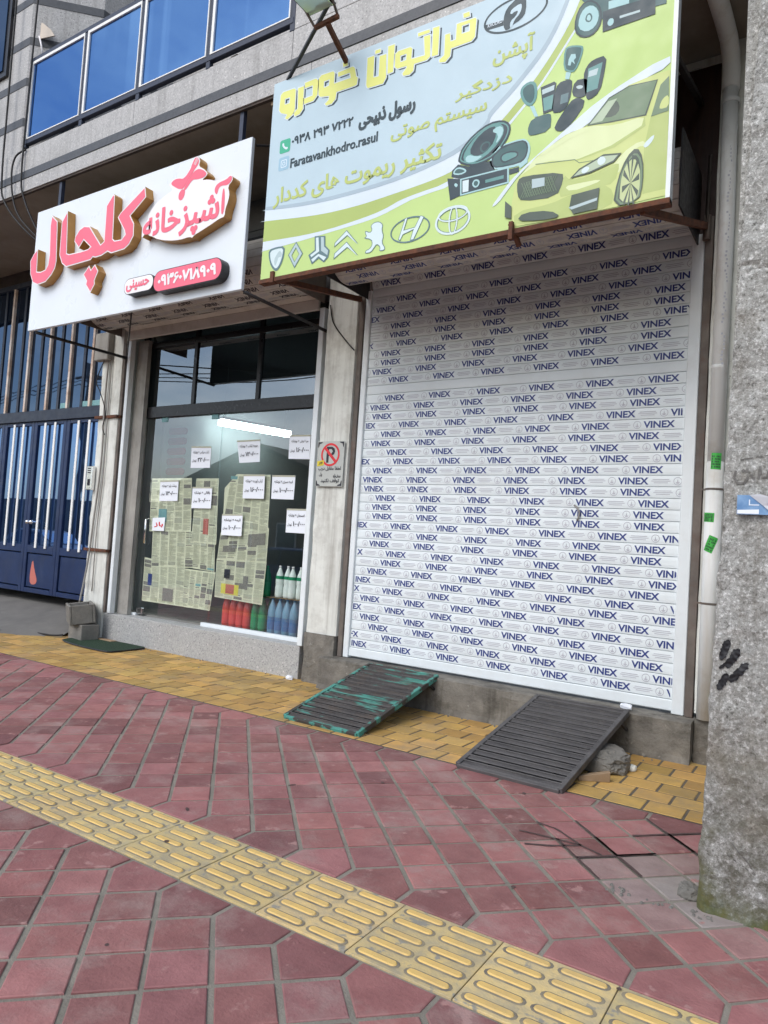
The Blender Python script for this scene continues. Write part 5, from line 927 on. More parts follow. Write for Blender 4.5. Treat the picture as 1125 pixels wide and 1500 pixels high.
def sticker(zc, xo, wd, ht, rot, lab):
    b = MB(); n = 6; vs = []; fs = []
    def pt(u, v):
        x = xo+u*math.cos(rot)-v*math.sin(rot); z = zc+u*math.sin(rot)+v*math.cos(rot); a = x/.064
        return (-.904+.0632*math.sin(a), 5.955-.0632*math.cos(a), z)
    for j in range(n+1):
        for i in range(n+1): vs.append(pt(-wd/2+wd*i/n, -ht/2+ht*j/n))
    for j in range(n):
        for i in range(n): a = j*(n+1)+i; fs.append((a, a+1, a+n+2, a+n+1))
    b.add(vs, fs); o = b.build('sticker', M['green_stick'], dp, label=lab); t = MB()
    r2 = random.Random(int(zc*100))
    for k in range(5):
        for q in range(6):
            if r2.random() < .25: continue
            u = -wd*.42+wd*.84*q/6; v = -ht*.40+ht*.8*k/5; du, dv_ = wd*.09, ht*.10; x4 = [pt(u, v), pt(u+du, v), pt(u+du, v+dv_), pt(u, v+dv_)]
            t.add([(-.904+(p[0]+.904)*1.015, 5.955+(p[1]-5.955)*1.015, p[2]) for p in x4], [(0, 1, 2, 3)])
    t.build('print', M['ink'], o)
sticker(2.30, .015, .075, .125, R(-2), 'upper green sticker standing upright'); sticker(1.87, -.03, .095, .07, R(-3), 'middle green sticker lying sideways'); sticker(1.665, .0, .07, .125, R(-22), 'lowest green sticker, tilted')
b = MB()
for q in range(60):
    z = 3.05+q*.029+random.uniform(-.004, .004)
    if q % 11 in (9, 10): continue
    a = random.uniform(-.15, .2)+.35; x = -.904+.0592*math.sin(a); y = 5.955-.0592*math.cos(a)
    b.add([(x-.006, y-.001, z), (x+.008, y+.001, z), (x+.008, y+.001, z+.016), (x-.006, y-.001, z+.016)], [(0, 1, 2, 3)])
b.build('stamped_marks', M['greyprint'], dp)

# ------------------------------------------------------------------ rough wall in front on the right
def wall_mat():
    m, n, bs = new_mat('rough_render')
    t1 = tex_noise(n, 13, 10, .85); t2 = tex_noise(n, 55, 6, .8, seed=3); t3 = tex_noise(n, 2.2, 6, .6, seed=8); t4 = tex_noise(n, 16, 8, .75, seed=4)
    c = mix(n, ramp(n, t1.outputs[0], .30, .66), (.23, .225, .205), (.50, .50, .475)); c = mix(n, ramp(n, t2.outputs[0], .53, .60), c, (.74, .735, .715)); c = mix(n, ramp(n, t2.outputs[0], .44, .37), c, (.10, .098, .088))
    c = mix(n, ramp(n, t3.outputs[0], .55, .72, 0, .6), c, (.20, .16, .105))
    g = n.nodes.new("ShaderNodeNewGeometry"); sx = n.nodes.new("ShaderNodeSeparateXYZ"); n.links.new(g.outputs['Position'], sx.inputs[0])
    dk = n.nodes.new("ShaderNodeMath"); dk.operation = 'MULTIPLY'; n.links.new(ramp(n, sx.outputs[2], .15, 1.15, 1, 0), dk.inputs[0]); n.links.new(ramp(n, t4.outputs[0], .40, .60), dk.inputs[1])
    c = mix(n, dk.outputs[0], c, (.10, .095, .068)); t6 = tex_noise(n, 6, 6, .7, (2.5, 2.5, .16), 12); c = mix(n, ramp(n, t6.outputs[0], .5, .7, 0, .6), c, (.19, .175, .145))
    # moss: grows from the ground up, ragged edge
    ad = n.nodes.new("ShaderNodeMath"); ad.operation = 'ADD'; n.links.new(ramp(n, sx.outputs[2], .0, .24, .34, 0), ad.inputs[0]); n.links.new(ramp(n, t3.outputs[0], .35, .7, 0, .25), ad.inputs[1])
    a2 = n.nodes.new("ShaderNodeMath"); a2.operation = 'ADD'; n.links.new(ad.outputs[0], a2.inputs[0]); n.links.new(ramp(n, sx.outputs[0], -.53, -.38, .16, 0), a2.inputs[1])
    hz = n.nodes.new("ShaderNodeMath"); hz.operation = 'MULTIPLY'; n.links.new(a2.outputs[0], hz.inputs[0]); n.links.new(ramp(n, sx.outputs[2], .34, .75, 1, 0), hz.inputs[1])
    mo = ramp(n, hz.outputs[0], .22, .42, 0, .85); mc = mix(n, ramp(n, t4.outputs[0], .4, .6), (.055, .075, .016), (.13, .125, .03))
    c = mix(n, mo, c, mc)
    n.links.new(c, bs.inputs['Base Color']); bs.inputs['Roughness'].default_value = .95
    t5 = tex_noise(n, 170, 4, .8, seed=6); c = mix(n, ramp(n, t5.outputs[0], .56, .66, 0, .75), c, (.07, .068, .062)); n.links.new(c, bs.inputs['Base Color'])
    bp = n.nodes.new("ShaderNodeBump"); bp.inputs['Strength'].default_value = .9; bp.inputs['Distance'].default_value = .012; n.links.new(t2.outputs[0], bp.inputs['Height']); n.links.new(bp.outputs[0], bs.inputs['Normal']); return m
M['rough'] = wall_mat()
rw = thing('concrete_wall', 'tall rough weathered concrete wall with moss at its foot', 'wall', (.3, 3.8, 0))
def wx(z): return -.535+.0155*z+.006*z*z*.4
def wd_(x, z): return .014*noise.noise(Vector((x*5, 1, z*5)))+.008*noise.noise(Vector((x*19, 2, z*19)))+.004*noise.noise(Vector((x*60, 4, z*60)))
b = MB(); nz, nx = 330, 70; vs = []; fs = []
zs = [-.03+6.2*k/nz for k in range(nz+1)]
for z in zs:
    e = wx(z)+.012*noise.noise(Vector((0, 5, z*6)))+.006*noise.noise(Vector((0, 9, z*25))); foot = .02*max(0, 1-z/.25)
    for i in range(nx+1):
        t = i/nx; x = e+1.35*t**1.3
        if i == 0: vs.append((e, 4.2, z))
        else: rnd_ = max(0, 1-(x-e)/.03); vs.append((x, 3.50+.02*rnd_**2-wd_(x, z)-foot*(1-rnd_)+(.012 if abs(z-2.845-.02*math.sin(x*9)) < .012 else 0), z))
for k in range(nz):
    for i in range(nx): a = k*(nx+1)+i; fs.append((a, a+1, a+nx+2, a+nx+1))
b.add(vs, fs); b.box(wx(0)+.05, 1.4, 3.56, 4.2, -.03, 6.1); b.build('render_face', M['rough'], rw, smooth=False)
def on_wall(x, z, o=.004): return (x, 3.50-wd_(x, z)-o, z)
def patch(mb, l, o, n=14):
    x0 = min(p[0] for p in l); x1 = max(p[0] for p in l); z0 = min(p[1] for p in l); z1 = max(p[1] for p in l)
    def ins(x, z):
        c = False
        for (xa, za), (xb, zb) in zip(l, l[1:]+l[:1]):
            if (za > z) != (zb > z) and x < (xb-xa)*(z-za)/(zb-za)+xa: c = not c
        return c
    for i in range(n):
        for j in range(n):
            xa, xb = x0+(x1-x0)*i/n, x0+(x1-x0)*(i+1)/n; za, zb = z0+(z1-z0)*j/n, z0+(z1-z0)*(j+1)/n
            if ins((xa+xb)/2, (za+zb)/2): mb.add([on_wall(xa, za, o), on_wall(xb, za, o), on_wall(xb, zb, o), on_wall(xa, zb, o)], [(0, 1, 2, 3)])
pm_ = MB()
for (xa, za), (xb, zb), wd in (((-.445, 1.181), (-.474, 1.09), .032), ((-.403, 1.148), (-.450, 1.058), .032), ((-.366, 1.09), (-.436, 1.0), .033), ((-.444, 1.033), (-.482, .958), .031), ((-.452, 1.078), (-.478, 1.05), .014)):
    d = Vector((xb-xa, zb-za)); L = d.length; d.normalize(); nn = Vector((-d.y, d.x)); l = []
    for k in range(14): s_ = k/13; r_ = wd/2*(min(1, 4*s_+.35))*min(1, 4*(1-s_)+.3)*random.uniform(.75, 1.15); l.append((xa+d.x*L*s_+nn.x*r_, za+d.y*L*s_+nn.y*r_))
    for k in range(13, -1, -1): s_ = k/13; r_ = wd/2*(min(1, 4*s_+.35))*min(1, 4*(1-s_)+.3)*random.uniform(.75, 1.15); l.append((xa+d.x*L*s_-nn.x*r_, za+d.y*L*s_-nn.y*r_))
    patch(pm_, l, .005, 26)
M['black_paint'] = flat('black_paint', (.012, .012, .015), .6); pm_.build('paint_dabs', M['black_paint'], rw)
gm = MB()
def scrawl(pts, wd=.007):
    for (xa, za), (xb, zb) in zip(pts, pts[1:]):
        d = Vector((xb-xa, zb-za)); nn = Vector((-d.y, d.x)).normalized()*wd/2; n = max(1, int(d.length/.012))
        for k in range(n):
            if random.random() < .22: continue
            p, q = (xa+d.x*k/n, za+d.y*k/n), (xa+d.x*(k+1)/n, za+d.y*(k+1)/n)
            gm.add([on_wall(p[0]-nn.x, p[1]-nn.y, .004), on_wall(q[0]-nn.x, q[1]-nn.y, .004), on_wall(q[0]+nn.x, q[1]+nn.y, .004), on_wall(p[0]+nn.x, p[1]+nn.y, .004)], [(0, 1, 2, 3)])
scrawl([(-.445, 1.93), (-.452, 1.90), (-.438, 1.875), (-.41, 1.875), (-.395, 1.905), (-.40, 1.94)], .010); scrawl([(-.385, 1.95), (-.38, 1.90), (-.355, 1.895), (-.35, 1.95), (-.345, 1.90), (-.32, 1.90), (-.315, 1.97)], .010); scrawl([(-.30, 2.0), (-.295, 1.92), (-.26, 1.90), (-.24, 1.95)], .010); scrawl([(-.42, 1.925), (-.41, 1.935)], .012)
scrawl([(-.40, .315), (-.33, .245), (-.305, .205), (-.345, .225), (-.415, .262)], .006); scrawl([(-.43, 1.98), (-.33, 1.995), (-.25, 2.03)], .005)
M['scrawl'] = flat('scrawl_grey', (.15, .145, .135), .9); gm.build('graffiti', M['scrawl'], rw)
# peeling poster
po = thing('torn_poster', 'torn blue and white poster peeling off the rough wall', 'poster', (-.36, 3.47, 1.73))
b = MB(); g = 10; vs = []; fs = []
for j in range(g+1):
    for i in range(g+1):
        x, z = -.432+.15*i/g, 1.735+.085*j/g; vs.append((x, 3.47, z))
for j in range(g):
    for i in range(g):
        if i/g+j/g > 1.25: continue
        a = j*(g+1)+i; fs.append((a, a+1, a+g+2, a+g+1))
b.add(vs, fs); M['poster_blue'] = pm('poster_blue', (.10, .22, .42), (.26, .42, .62), 14, .5); b.build('sheet', M['poster_blue'], po)
b = MB(); b.add([(-.385, 3.466, 1.82), (-.33, 3.462, 1.775), (-.29, 3.455, 1.738), (-.20, 3.40, 1.775), (-.27, 3.41, 1.80), (-.34, 3.44, 1.822)], [(0, 1, 4, 5), (1, 2, 3, 4)]); b.build('curled_flap', M['paper'], po)
b = MB(); b.add([(-.43, 3.4688, 1.738), (-.345, 3.4688, 1.738), (-.345, 3.4688, 1.758), (-.43, 3.4688, 1.754)], [(0, 1, 2, 3)]); b.fillxz([[(-.385, 1.775), (-.345, 1.775), (-.345, 1.779), (-.381, 1.779), (-.381, 1.80), (-.385, 1.80)]], 3.4686); b.build('print', M['paper'], po)
# ------------------------------------------------------------------ things on the pavement
def ramp_thing(xl, xr, y0, y1, z1, m, edge, label, skew):
    t = thing('loading_ramp', label, 'ramp', ((xl+xr)/2, y0, 0)); n = 16
    A = Vector((xl, y0, .012)); Bv = Vector((xr, y0-.01, .012)); Cc = Vector((xr+skew, y1, z1)); Dd = Vector((xl+skew, y1, z1))
    up = (Bv-A).cross(Dd-A).normalized()
    for nm, p, q in (('side_rail', A, Dd), ('side_rail', Bv, Cc)):
        b = MB(); b.beam(p, q, .035, .045, up); b.build(nm, edge, t, bevel=.003)
    for p, q in ((A, Bv), (Dd, Cc)): b = MB(); b.beam(p, q, .03, .03, up); b.build('end_bar', edge, t, bevel=.003)
    for k in range(n):
        s = (k+.5)/n; b = MB(); p, q = A.lerp(Dd, s), Bv.lerp(Cc, s); d = (Dd-A).normalized()
        b.beam(p+up*.010, q+up*.010, .042, .006, up); b.beam(p+up*.016+d*.018, q+up*.016+d*.018, .007, .018, up); b.build('tread_bar', m, t, bevel=.003)
    b = MB(); b.hexa([p-up*.034 for p in (A, Bv, Cc, Dd)]+[p-up*.028 for p in (A, Bv, Cc, Dd)]); b.build('backing_sheet', M['dark_steel'], t)  # dark sheet added below the treads, standing in for shade in the gaps
    b = MB()
    for s in (.2, .8): b.beam(A.lerp(Bv, s)-up*.02, Dd.lerp(Cc, s)-up*.02, .04, .03, up)
    b.beam(Bv.lerp(Cc, .86), Bv.lerp(Cc, .97)+Vector((.0, .05, -.13)), .02, .02); b.build('bearer', M['dark_steel'], t)
    return t
ramp_thing(-3.93, -3.18, 4.66, 5.90, .315, M['ramp_green'], M['ramp_teal'], 'steel loading ramp with flaking teal paint on the left', .0)
ramp_thing(-2.24, -1.51, 4.53, 5.83, .315, M['ramp_black'], M['ramp_black'], 'black steel slatted loading ramp at the right end of the shutter', .07)
def rock(name, c, s, seed, m, **kw):
    bm = bmesh.new(); bmesh.ops.create_icosphere(bm, subdivisions=5, radius=1); b = MB()
    vs = []
    for v in bm.verts:
        d = 1+.28*noise.noise(v.co*1.6+Vector((seed, 0, 0)))+.10*noise.noise(v.co*5)+.05*noise.noise(v.co*13); p = v.co*d; q = Vector((max(-.9, min(.9, p.x)), max(-.9, min(.9, p.y)), max(-.7, min(.80+.1*noise.noise(v.co*4), p.z))))
        vs.append((c[0]+q.x*s[0], c[1]+q.y*s[1], c[2]+q.z*s[2]))
    bm.verts.ensure_lookup_table(); b.add(vs, [tuple(v.index for v in f.verts) for f in bm.faces]); bm.free(); return b.build(name, m, **kw)
rock('stone', (-1.50, 5.30, .065), (.24, .20, .095), 3, M['stone'], label='grey stone lying under the edge of the black ramp', cat='stone')
rock('pebble', (-1.28, 5.38, .02), (.035, .03, .028), 5, M['plaster'], label='small pale pebble beside the grey stone', cat='pebble')
b = MB(); b.hexa([(-1.50, 4.86, .0), (-1.32, 4.98, .0), (-1.34, 5.02, .0), (-1.52, 4.90, .0), (-1.50, 4.86, .03), (-1.32, 4.98, .07), (-1.34, 5.02, .07), (-1.52, 4.90, .03)]); b.build('wood_wedge', M['timber'], bevel=.004, label='small wooden wedge under the side of the black ramp', cat='wedge')
rock('cement_lump', (-.575, 3.60, .018), (.055, .06, .035), 9, M['stone'], label='small grey cement lump at the foot of the mossy wall', cat='lump')
for k, (c, lab) in enumerate((((-4.99, 5.95, .02), 'crumpled white paper scrap at the foot of the granite sill'), ((-1.47, 5.90, .345), 'crumpled white paper scrap on the step above the black ramp'))): rock('paper_scrap', c, (.05, .03, .025), 20+k, M['paper'], label=lab, cat='litter')
b = MB(); rr_ = random.Random(5)
for k in range(150):
    x = rr_.uniform(-8.2, -.95); y = (6.03 if x < -4.9 else 5.86)-abs(rr_.gauss(0, .10))-.015
    if rr_.random() < .25: x, y = rr_.uniform(-.9, -.45), 3.46-abs(rr_.gauss(0, .06))
    s_ = rr_.uniform(.003, .011); a = rr_.uniform(0, 3)
    b.hexa([(x+s_*math.cos(a+q)*k2, y+s_*math.sin(a+q)*k2, z) for z, k2 in ((0, 1.1), (s_*.8, .7)) for q in (0, 1.4, 3.0, 4.5)])
b.build('grit', M['stone'], kind='stuff', label='loose grit gathered along the foot of the shop fronts and wall', cat='grit', base=(0, 0, 0))
# cement blocks
bl = thing('cement_block', 'grey cement block lying flat at the foot of the left pillar', 'block', (-8.55, 5.95, 0))
def block(t, c, s, rot, hollow, tilt=0):
    Mx = Matrix.Translation(Vector(c)) @ Matrix.Rotation(rot, 4, 'Z') @ Matrix.Rotation(tilt, 4, 'X'); b = MB(); x, y, z = s; v = []
    def bx(x0, x1, y0, y1, z0, z1): b.hexa([Mx @ Vector(p) for p in ((x0, y0, z0), (x1, y0, z0), (x1, y1, z0), (x0, y1, z0), (x0, y0, z1), (x1, y0, z1), (x1, y1, z1), (x0, y1, z1))])
    if not hollow: bx(-x/2, x/2, -y/2, y/2, 0, z)
    else:
        w_ = .035; bx(-x/2, x/2, -y/2, -y/2+w_, 0, z); bx(-x/2, x/2, y/2-w_, y/2, 0, z); bx(-x/2, -x/2+w_, -y/2+w_, y/2-w_, 0, z*.97); bx(x/2-w_, x/2, -y/2+w_, y/2-w_, 0, z); bx(-x/2+w_, x/2-w_, -y/2+w_, y/2-w_, 0, z*.35)
    return b.build('block_body', M['block'], t, bevel=.008)
block(bl, (-8.43, 5.80, 0), (.36, .24, .215), R(-8), False)
bl2 = thing('cement_block', 'hollow grey cement block tilted on top of the lower block', 'block', (-8.6, 5.8, .2))
block(bl2, (-8.50, 5.80, .222), (.44, .32, .25), R(-28), True, R(7))
b = MB(); b.box(-8.30, -7.98, 5.90, 5.99, .0, .03); b.build('timber_piece', M['timber'], bevel=.004, label='short brown piece of timber between blocks and granite sill', cat='timber')
# turf mat
b = MB(); out = [(-8.52, 5.56), (-8.3, 5.47), (-7.9, 5.42), (-7.42, 5.42), (-7.36, 5.50), (-7.38, 5.95), (-7.44, 6.0), (-8.4, 5.98), (-8.50, 5.9)]; out = chaikin(out, 1); n = len(out)
b.add([(x, y, .004) for x, y in out]+[(x, y, .022) for x, y in out], [(i, (i+1) % n, n+(i+1) % n, n+i) for i in range(n)]+[tuple(range(n, 2*n))]); tm = b.build('door_mat', M['mat'], label='dark green artificial turf mat on the yellow paving', cat='mat')
b = MB(); b.tube([(x, y, .012) for x, y in out+[out[0]]], .011, 6); b.build('mat_edging', M['black_frame'], tm)
# intercom, clamps, boxes and cables on the left pillar
ic = thing('intercom', 'grey door intercom on the side of the left white pillar', 'intercom', (-8.78, 5.95, 2.0))
b = MB(); b.box(-8.85, -8.73, 5.93, 5.99, 1.99, 2.32); b.build('case', M['chrome'], ic, bevel=.008)
b = MB()
for r_ in range(3): b.box(-8.82, -8.76, 5.926, 5.93, 2.22+r_*.03, 2.235+r_*.03)
for k in range(3): b.box(-8.81+k*.02, -8.80+k*.02, 5.926, 5.93, 2.05, 2.14)
b.build('buttons', M['ink'], ic)
for z, a in ((2.98, 0), (1.16, .01)):
    b = MB(); b.box(-8.83, -8.34, 5.965, 5.995, z, z+.04); b.box(-8.37, -8.33, 5.995, 6.1, z, z+.04); b.build('pipe_clamp', M['rust'], label='upper rusty strap round the left white pillar' if z > 2 else 'lower rusty strap round the left white pillar', cat='strap', bevel=.003)
b = MB(); b.box(-8.86, -8.56, 5.9, 6.0, 3.78, 4.16); b.build('junction_box', M['plaster_grey'], bevel=.01, label='grey junction box at the top of the left pillar', cat='box')
b = MB(); b.box(-8.40, -8.33, 6.02, 6.10, .36, 4.0); b.build('steel_post', M['steel_post'], bevel=.004, label='thin rusty steel post between the left pillar and the food shop', cat='post')
def cable(pts, r, m, label, k=6):
    P = [Vector(p) for p in pts]; out = []
    for i in range(len(P)-1):
        p0, p1, p2, p3 = P[max(0, i-1)], P[i], P[i+1], P[min(len(P)-1, i+2)]
        for s in range(k):
            t = s/k; out.append(.5*((2*p1)+(p2-p0)*t+(2*p0-5*p1+4*p2-p3)*t*t+(3*p1-p0-3*p2+p3)*t**3))
    out.append(P[-1]); b = MB(); b.tube(out, r, 6); return b.build('cable', m, smooth=True, label=label, cat='cable')
cable([(-8.62, 5.97, 3.8), (-8.63, 5.97, 3.2), (-8.60, 5.97, 2.4), (-8.66, 5.97, 1.6), (-8.70, 5.96, 1.0), (-8.72, 5.90, .45)], .014, M['cable_grey'], 'thick grey cable running down the left pillar into the hollow block')
cable([(-8.56, 5.975, 3.9), (-8.55, 5.975, 3.1), (-8.54, 5.975, 2.2), (-8.58, 5.975, 1.5), (-8.57, 5.97, .62)], .009, M['cable_grey'], 'thin grey cable running down the left pillar beside the thick one')
cable([(-8.68, 5.95, 3.8), (-8.75, 5.9, 3.5), (-8.7, 5.93, 3.35), (-8.62, 5.96, 3.15), (-8.58, 5.96, 3.0), (-8.62, 5.96, 2.85), (-8.56, 5.96, 2.75)], .007, M['cable'], 'black cable curling below the junction box')
cable([(-9.4, 4.70, 9.5), (-9.38, 4.70, 7.0), (-9.36, 4.70, 5.95), (-9.28, 4.72, 5.6), (-8.9, 4.8, 5.2), (-8.5, 5.0, 4.9), (-8.3, 5.5, 4.8)], .013, M['cable'], 'black cable hanging down past the left end of the balcony, furthest left')
cable([(-8.88, 4.72, 9.5), (-8.93, 4.72, 7.0), (-8.93, 4.72, 5.9), (-8.85, 4.74, 5.55), (-8.62, 4.8, 5.15), (-8.42, 4.85, 4.9)], .013, M['cable'], 'black cable hanging straight down in front of the railing end')
cable([(-8.9, 4.73, 6.2), (-9.06, 4.70, 6.14), (-9.13, 4.70, 5.95), (-9.08, 4.72, 5.6), (-8.9, 4.75, 5.3), (-8.5, 4.85, 4.95)], .012, M['cable'], 'black cable looping out from the foot of the blue railing')
cable([(-10.6, 5.15, .02), (-10.1, 5.20, .035), (-9.6, 5.28, .02), (-9.2, 5.5, .03), (-8.85, 5.62, .02), (-8.75, 5.72, .03)], .011, M['cable'], 'black cable lying on the ground along the driveway edge')
cable([(-4.80, 5.97, 4.05), (-4.74, 5.965, 3.85), (-4.58, 5.965, 3.66), (-4.44, 5.97, 3.52)], .007, M['cable'], 'thin black wire slanting across the top of the middle pillar')
# no parking plate
l = mm(D['np']); X0n, X1n, Z0n, Z1n = -4.842, -4.482, 2.078, 2.563; npk = thing('no_parking_sign', 'small grey no parking plate with red ring on the middle pillar', 'sign', ((X0n+X1n)/2, 5.985, Z0n))
b = MB(); b.box(X0n, X1n, 5.972, 5.978, Z0n, Z1n); b.build('plate', M['plate'], npk, bevel=.002)
yn = 5.9705; l = mm(D['np_c']); cx = (l[0][0]+l[1][0])/2; cz = (l[2][1]+l[3][1])/2; rr = (l[1][0]-l[0][0])/2
b = MB(); P_ = .2; b.fillxz([[(cx-.05, cz-.085), (cx-.05, cz+.085), (cx+.02, cz+.085), (cx+.052, cz+.066), (cx+.062, cz+.036), (cx+.052, cz+.006), (cx+.02, cz-.013), (cx-.02, cz-.013), (cx-.02, cz-.085)], [(cx-.02, cz+.06), (cx+.014, cz+.06), (cx+.03, cz+.036), (cx+.014, cz+.012), (cx-.02, cz+.012)]], yn); b.build('letter', M['ink'], npk)
b = MB(); b.fillxz([ellipse(cx, cz, rr, rr), ellipse(cx, cz, rr*.82, rr*.82)], yn-.0005); d = rr*.9*.7071; h_ = .011; b.fillxz([[(cx-d-h_, cz+d-h_), (cx+d-h_, cz-d-h_), (cx+d+h_, cz-d+h_), (cx-d+h_, cz+d+h_)]], yn-.001); b.build('red_ring', M['red_paint'], npk)
b = MB()
for sx, xx in ((1, X0n+.008), (-1, X1n-.008)):
    for sz, z_ in ((1, Z0n+.008), (-1, Z1n-.008)): b.fillxz([[(xx, z_), (xx+sx*.06, z_), (xx+sx*.05, z_+sz*.012), (xx+sx*.02, z_+sz*.02), (xx+sx*.012, z_+sz*.05), (xx, z_+sz*.06)]], yn)
b.build('corner_ornament', M['ink'], npk)
b = MB(); put_text(b, 'لطفا مقابل درب', (X0n+.03, X1n-.03, Z0n+.165, Z0n+.215), yn, .012); put_text(b, 'پل', (X0n+.045, X0n+.085, Z0n+.105, Z0n+.15), yn, .012); put_text(b, 'محفظه', (X1n-.125, X1n-.03, Z0n+.095, Z0n+.135), yn, .012); put_text(b, 'توقف نکنید', (X0n+.075, X1n-.045, Z0n+.035, Z0n+.085), yn, .02); b.build('lettering', M['ink'], npk)
b = MB(); b.fillxz([[(X0n+.012, Z0n+.215), (X0n+.10, Z0n+.228), (X0n+.098, Z0n+.283), (X0n+.01, Z0n+.272)]], yn-.0015); st = b.build('sticker', M['stick_yellow'], npk); b = MB(); put_text(b, 'گاز', (X0n+.03, X0n+.085, Z0n+.232, Z0n+.265), yn-.002, .03); b.build('lettering', M['ink'], st)

# ------------------------------------------------------------------ across the street (seen mirrored in the shop glass)
def car(x, y, rot, paint, label, road=-.17):
    t = thing('parked_car', label, 'car', (x, y, road)); Mx = Matrix.Translation((x, y, road)) @ Matrix.Rotation(rot, 4, 'Z')
    low = [(-2.05, .32), (-2.1, .55), (-2.02, .82), (-1.1, .93), (-.55, .97), (1.25, .97), (2.0, .90), (2.08, .6), (2.02, .32), (1.68, .30), (1.6, .52), (1.42, .64), (1.22, .64), (1.04, .52), (.96, .30), (-.96, .30), (-1.04, .52), (-1.22, .64), (-1.42, .64), (-1.6, .52), (-1.68, .30)]
    cab = [(-1.05, .93), (-.45, 1.36), (-.2, 1.42), (.95, 1.42), (1.25, 1.34), (1.62, .95)]
    def solid(name, prof, hw, hw2, m, parent=t, bev=.05, zt=1.42):
        b = MB(); n = len(prof); wdt = [hw+(hw2-hw)*max(0, min(1, (z-.9)/(zt-.9))) for _, z in prof]
        vs = [Mx @ Vector((px, -q, z)) for (px, z), q in zip(prof, wdt)]+[Mx @ Vector((px, q, z)) for (px, z), q in zip(prof, wdt)]
        tr = tessellate_polygon([[Vector((p[0], p[1], 0)) for p in prof]]); b.add(vs, [tuple(q) for q in tr]+[tuple(i+n for i in reversed(q)) for q in tr]+[(i, i+n, (i+1) % n+n, (i+1) % n) for i in range(n)])
        return b.build(name, m, parent, bevel=bev, segs=2, smooth=False)
    solid('body', low, .82, .80, paint); solid('cabin', cab, .74, .58, paint)
    gl = M['black_frame']
    for sgn in (-1, 1):
        for pr in ([(-.78, .98), (-.38, 1.32), (.2, 1.36), (.2, .98)], [(.26, .98), (.26, 1.36), (.95, 1.36), (1.3, .98)]):
            b = MB(); b.add([Mx @ Vector((px, sgn*(.765-.155*(z-.93)/.49), z)) for px, z in pr], [(0, 1, 2, 3)]); b.build('side_window', M['gate_glass_up'], t)
        for wxp in (-1.32, 1.32):
            c = Mx @ Vector((wxp, sgn*.74, .31)); ax = (Mx.to_3x3() @ Vector((0, sgn, 0)))
            b = MB(); b.tube([c-ax*.10, c-ax*.08, c+ax*.07, c+ax*.09], [.27, .31, .31, .26], 24); wh = b.build('wheel', M['black_frame'], t, smooth=False)
            b = MB(); b.tube([c+ax*.05, c+ax*.095], [.19, .17], 16); b.build('rim', M['chrome'], wh)
        c = Mx @ Vector((-2.06, sgn*.58, .72)); b = MB(); b.lathe([(0, -.06), (.09, -.06), (.11, 0), (.09, .03), (0, .04)], c, 12, 'x'); b.build('headlight', M['lens'], t)
    for pr, hw in (([(-1.0, .97), (-.47, 1.34)], .62), ([(1.27, 1.33), (1.58, .98)], .60)):
        (xa, za), (xb, zb) = pr; o = .02 if xa > 0 else -.02; b = MB(); b.add([Mx @ Vector(p) for p in ((xa+o, -hw, za+.01), (xa+o, hw, za+.01), (xb+o, hw*.92, zb+.01), (xb+o, -hw*.92, zb+.01))], [(0, 1, 2, 3)]); b.build('windscreen', M['gate_glass_up'], t)
    return t
M['car_blue'] = pm('car_blue', (.012, .06, .24), (.01, .05, .2), 2, .25); M['car_white'] = pm('car_white', (.6, .62, .64), (.55, .57, .6), 2, .3)
car(-12.6, -2.2, R(0), M['car_blue'], 'blue car parked at the kerb, mirrored in the shop window'); car(-24.3, -2.2, R(180), M['car_white'], 'white car parked at the kerb, mirrored in the gate glass')
hs_ = thing('brick_house', 'brown gabled house across the street, mirrored in the shop window', 'house', (-22, -14, -.17))
M['house'] = pm('house_wall', (.27, .185, .125), (.21, .145, .1), 2, .9, dirt=((.12, .09, .06), .5, 1)); M['roof'] = pm('house_roof', (.09, .06, .045), (.12, .08, .06), 3, .9)
hx0, hx1, hy0, hy1, he, hr = -29, -17, -20, -12, 3.5, 5.6
b = MB(); b.add([(hx0, hy1, -.17), (hx1, hy1, -.17), (hx1, hy1, he), ((hx0+hx1)/2, hy1, hr), (hx0, hy1, he), (hx0, hy0, -.17), (hx1, hy0, -.17), (hx1, hy0, he), ((hx0+hx1)/2, hy0, hr), (hx0, hy0, he)], [(4, 3, 2, 1, 0), (5, 6, 7, 8, 9), (1, 2, 7, 6), (5, 9, 4, 0)]); b.build('wall', M['house'], hs_)
b = MB(); xm = (hx0+hx1)/2
for s in (-1, 1):
    e = xm+s*6.6; b.hexa([(xm, hy1+.6, hr+.02), (e, hy1+.6, he-.2), (e, hy0-.6, he-.2), (xm, hy0-.6, hr+.02), (xm, hy1+.6, hr+.2), (e, hy1+.6, he-.02), (e, hy0-.6, he-.02), (xm, hy0-.6, hr+.2)])
b.build('roof', M['roof'], hs_)
for x in (-27, -24, -21.3, -18.6):
    b = MB(); b.box(x-.6, x+.6, hy1+.01, hy1+.06, .9, 2.2); wn = b.build('window', M['rimwhite'], hs_); b = MB(); b.box(x-.52, x+.52, hy1+.06, hy1+.07, .98, 2.12); b.build('pane', M['gate_glass_up'], wn)
wl = MB(); wl.box(-60, -30, -13, -12.7, -.17, 2.4); wl.build('garden_wall', M['plaster_grey'], label='low grey garden wall across the street left of the house', cat='wall'); wl = MB(); wl.box(-16, 30, -13, -12.7, -.17, 2.6); wl.build('garden_wall', M['concrete'], label='grey concrete garden wall across the street right of the house', cat='wall')
b = MB(); b.box(-75, -34, -26, -18, -.17, 3.3); fb = b.build('workshop_building', M['plaster_grey'], label='low grey flat roofed building across the street', cat='building')
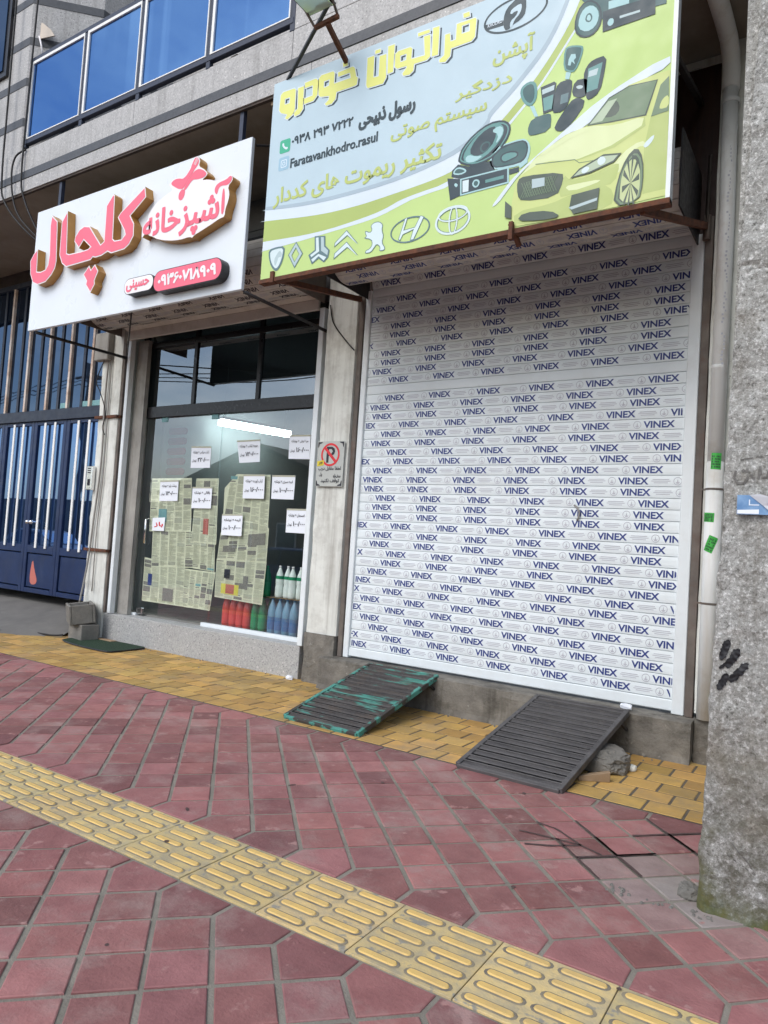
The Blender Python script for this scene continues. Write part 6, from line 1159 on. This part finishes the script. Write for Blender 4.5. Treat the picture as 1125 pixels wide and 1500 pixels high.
for k in range(10):
    for z in (1.2,): b = MB(); b.box(-73+k*4, -71.4+k*4, -18, -17.95, z, z+1.3); b.build('window', M['gate_glass_up'], fb)
def pole(x, y, label):
    t = thing('utility_pole', label, 'utility pole', (x, y, -.17)); b = MB(); b.tube([(x, y, -.17), (x, y, 9)], [.16, .11], 12); b.build('post', M['concrete'], t, smooth=True); b = MB(); b.box(x-.9, x+.9, y-.05, y+.05, 8.3, 8.42); b.build('cross_arm', M['timber'], t); return t
pole(-30, -7, 'concrete utility pole across the street, further left'); pole(-4, -7, 'concrete utility pole across the street, nearer the camera')
for k, dx in enumerate((-.8, 0, .8)):
    pts = [(-56+dx, -7, 8.5), (-43, -7, 7.8), (-30+dx, -7, 8.45), (-17, -7, 7.7), (-4+dx, -7, 8.45), (9, -7, 7.8), (22+dx, -7, 8.5)]
    cable([(p[0], p[1]+dx*.3, p[2]-.25*k) for p in pts], .02, M['cable'], ('highest', 'middle', 'lowest')[k]+' of the three overhead wires across the street')
M['leaf'] = pm('palm_leaf', (.05, .085, .03), (.075, .11, .04), 6, .7); M['bark'] = pm('palm_bark', (.16, .12, .08), (.1, .075, .05), 10, .95)
for x, y, h, lab in ((-17.5, -10.5, 3.6, 'palm tree beside the brown house across the street'), (-31.5, -10.5, 4.4, 'taller palm tree at the far side of the brown house')):
    t = thing('palm_tree', lab, 'palm tree', (x, y, -.17)); b = MB(); b.tube([(x, y, -.17), (x+.05, y, h*.5), (x, y+.06, h)], [.26, .2, .17], 12); b.build('trunk', M['bark'], t, smooth=True); b = MB()
    for k in range(26):
        a = k*2.4; el = .9-k*.055; P = []; rr = 1.7
        for s in range(9): q = s/8; P.append(Vector((x+math.cos(a)*rr*q*math.cos(el*.6), y+math.sin(a)*rr*q*math.cos(el*.6), h+rr*q*math.sin(el)-.9*q*q)))
        d = Vector((-math.sin(a), math.cos(a), 0))
        for s in range(1, 8):
            for sg in (-1, 1):
                for o in (0, .5): p = P[s].lerp(P[s+1], o); e = p+d*sg*.42*(1-s/10)+(P[s+1]-P[s])*.7+Vector((0, 0, -.16)); f = (P[s+1]-P[s])*.16; b.add([p-f, p+f, e], [(0, 1, 2)])
    b.build('crown', M['leaf'], t)
bpy.data.objects.remove(_to)
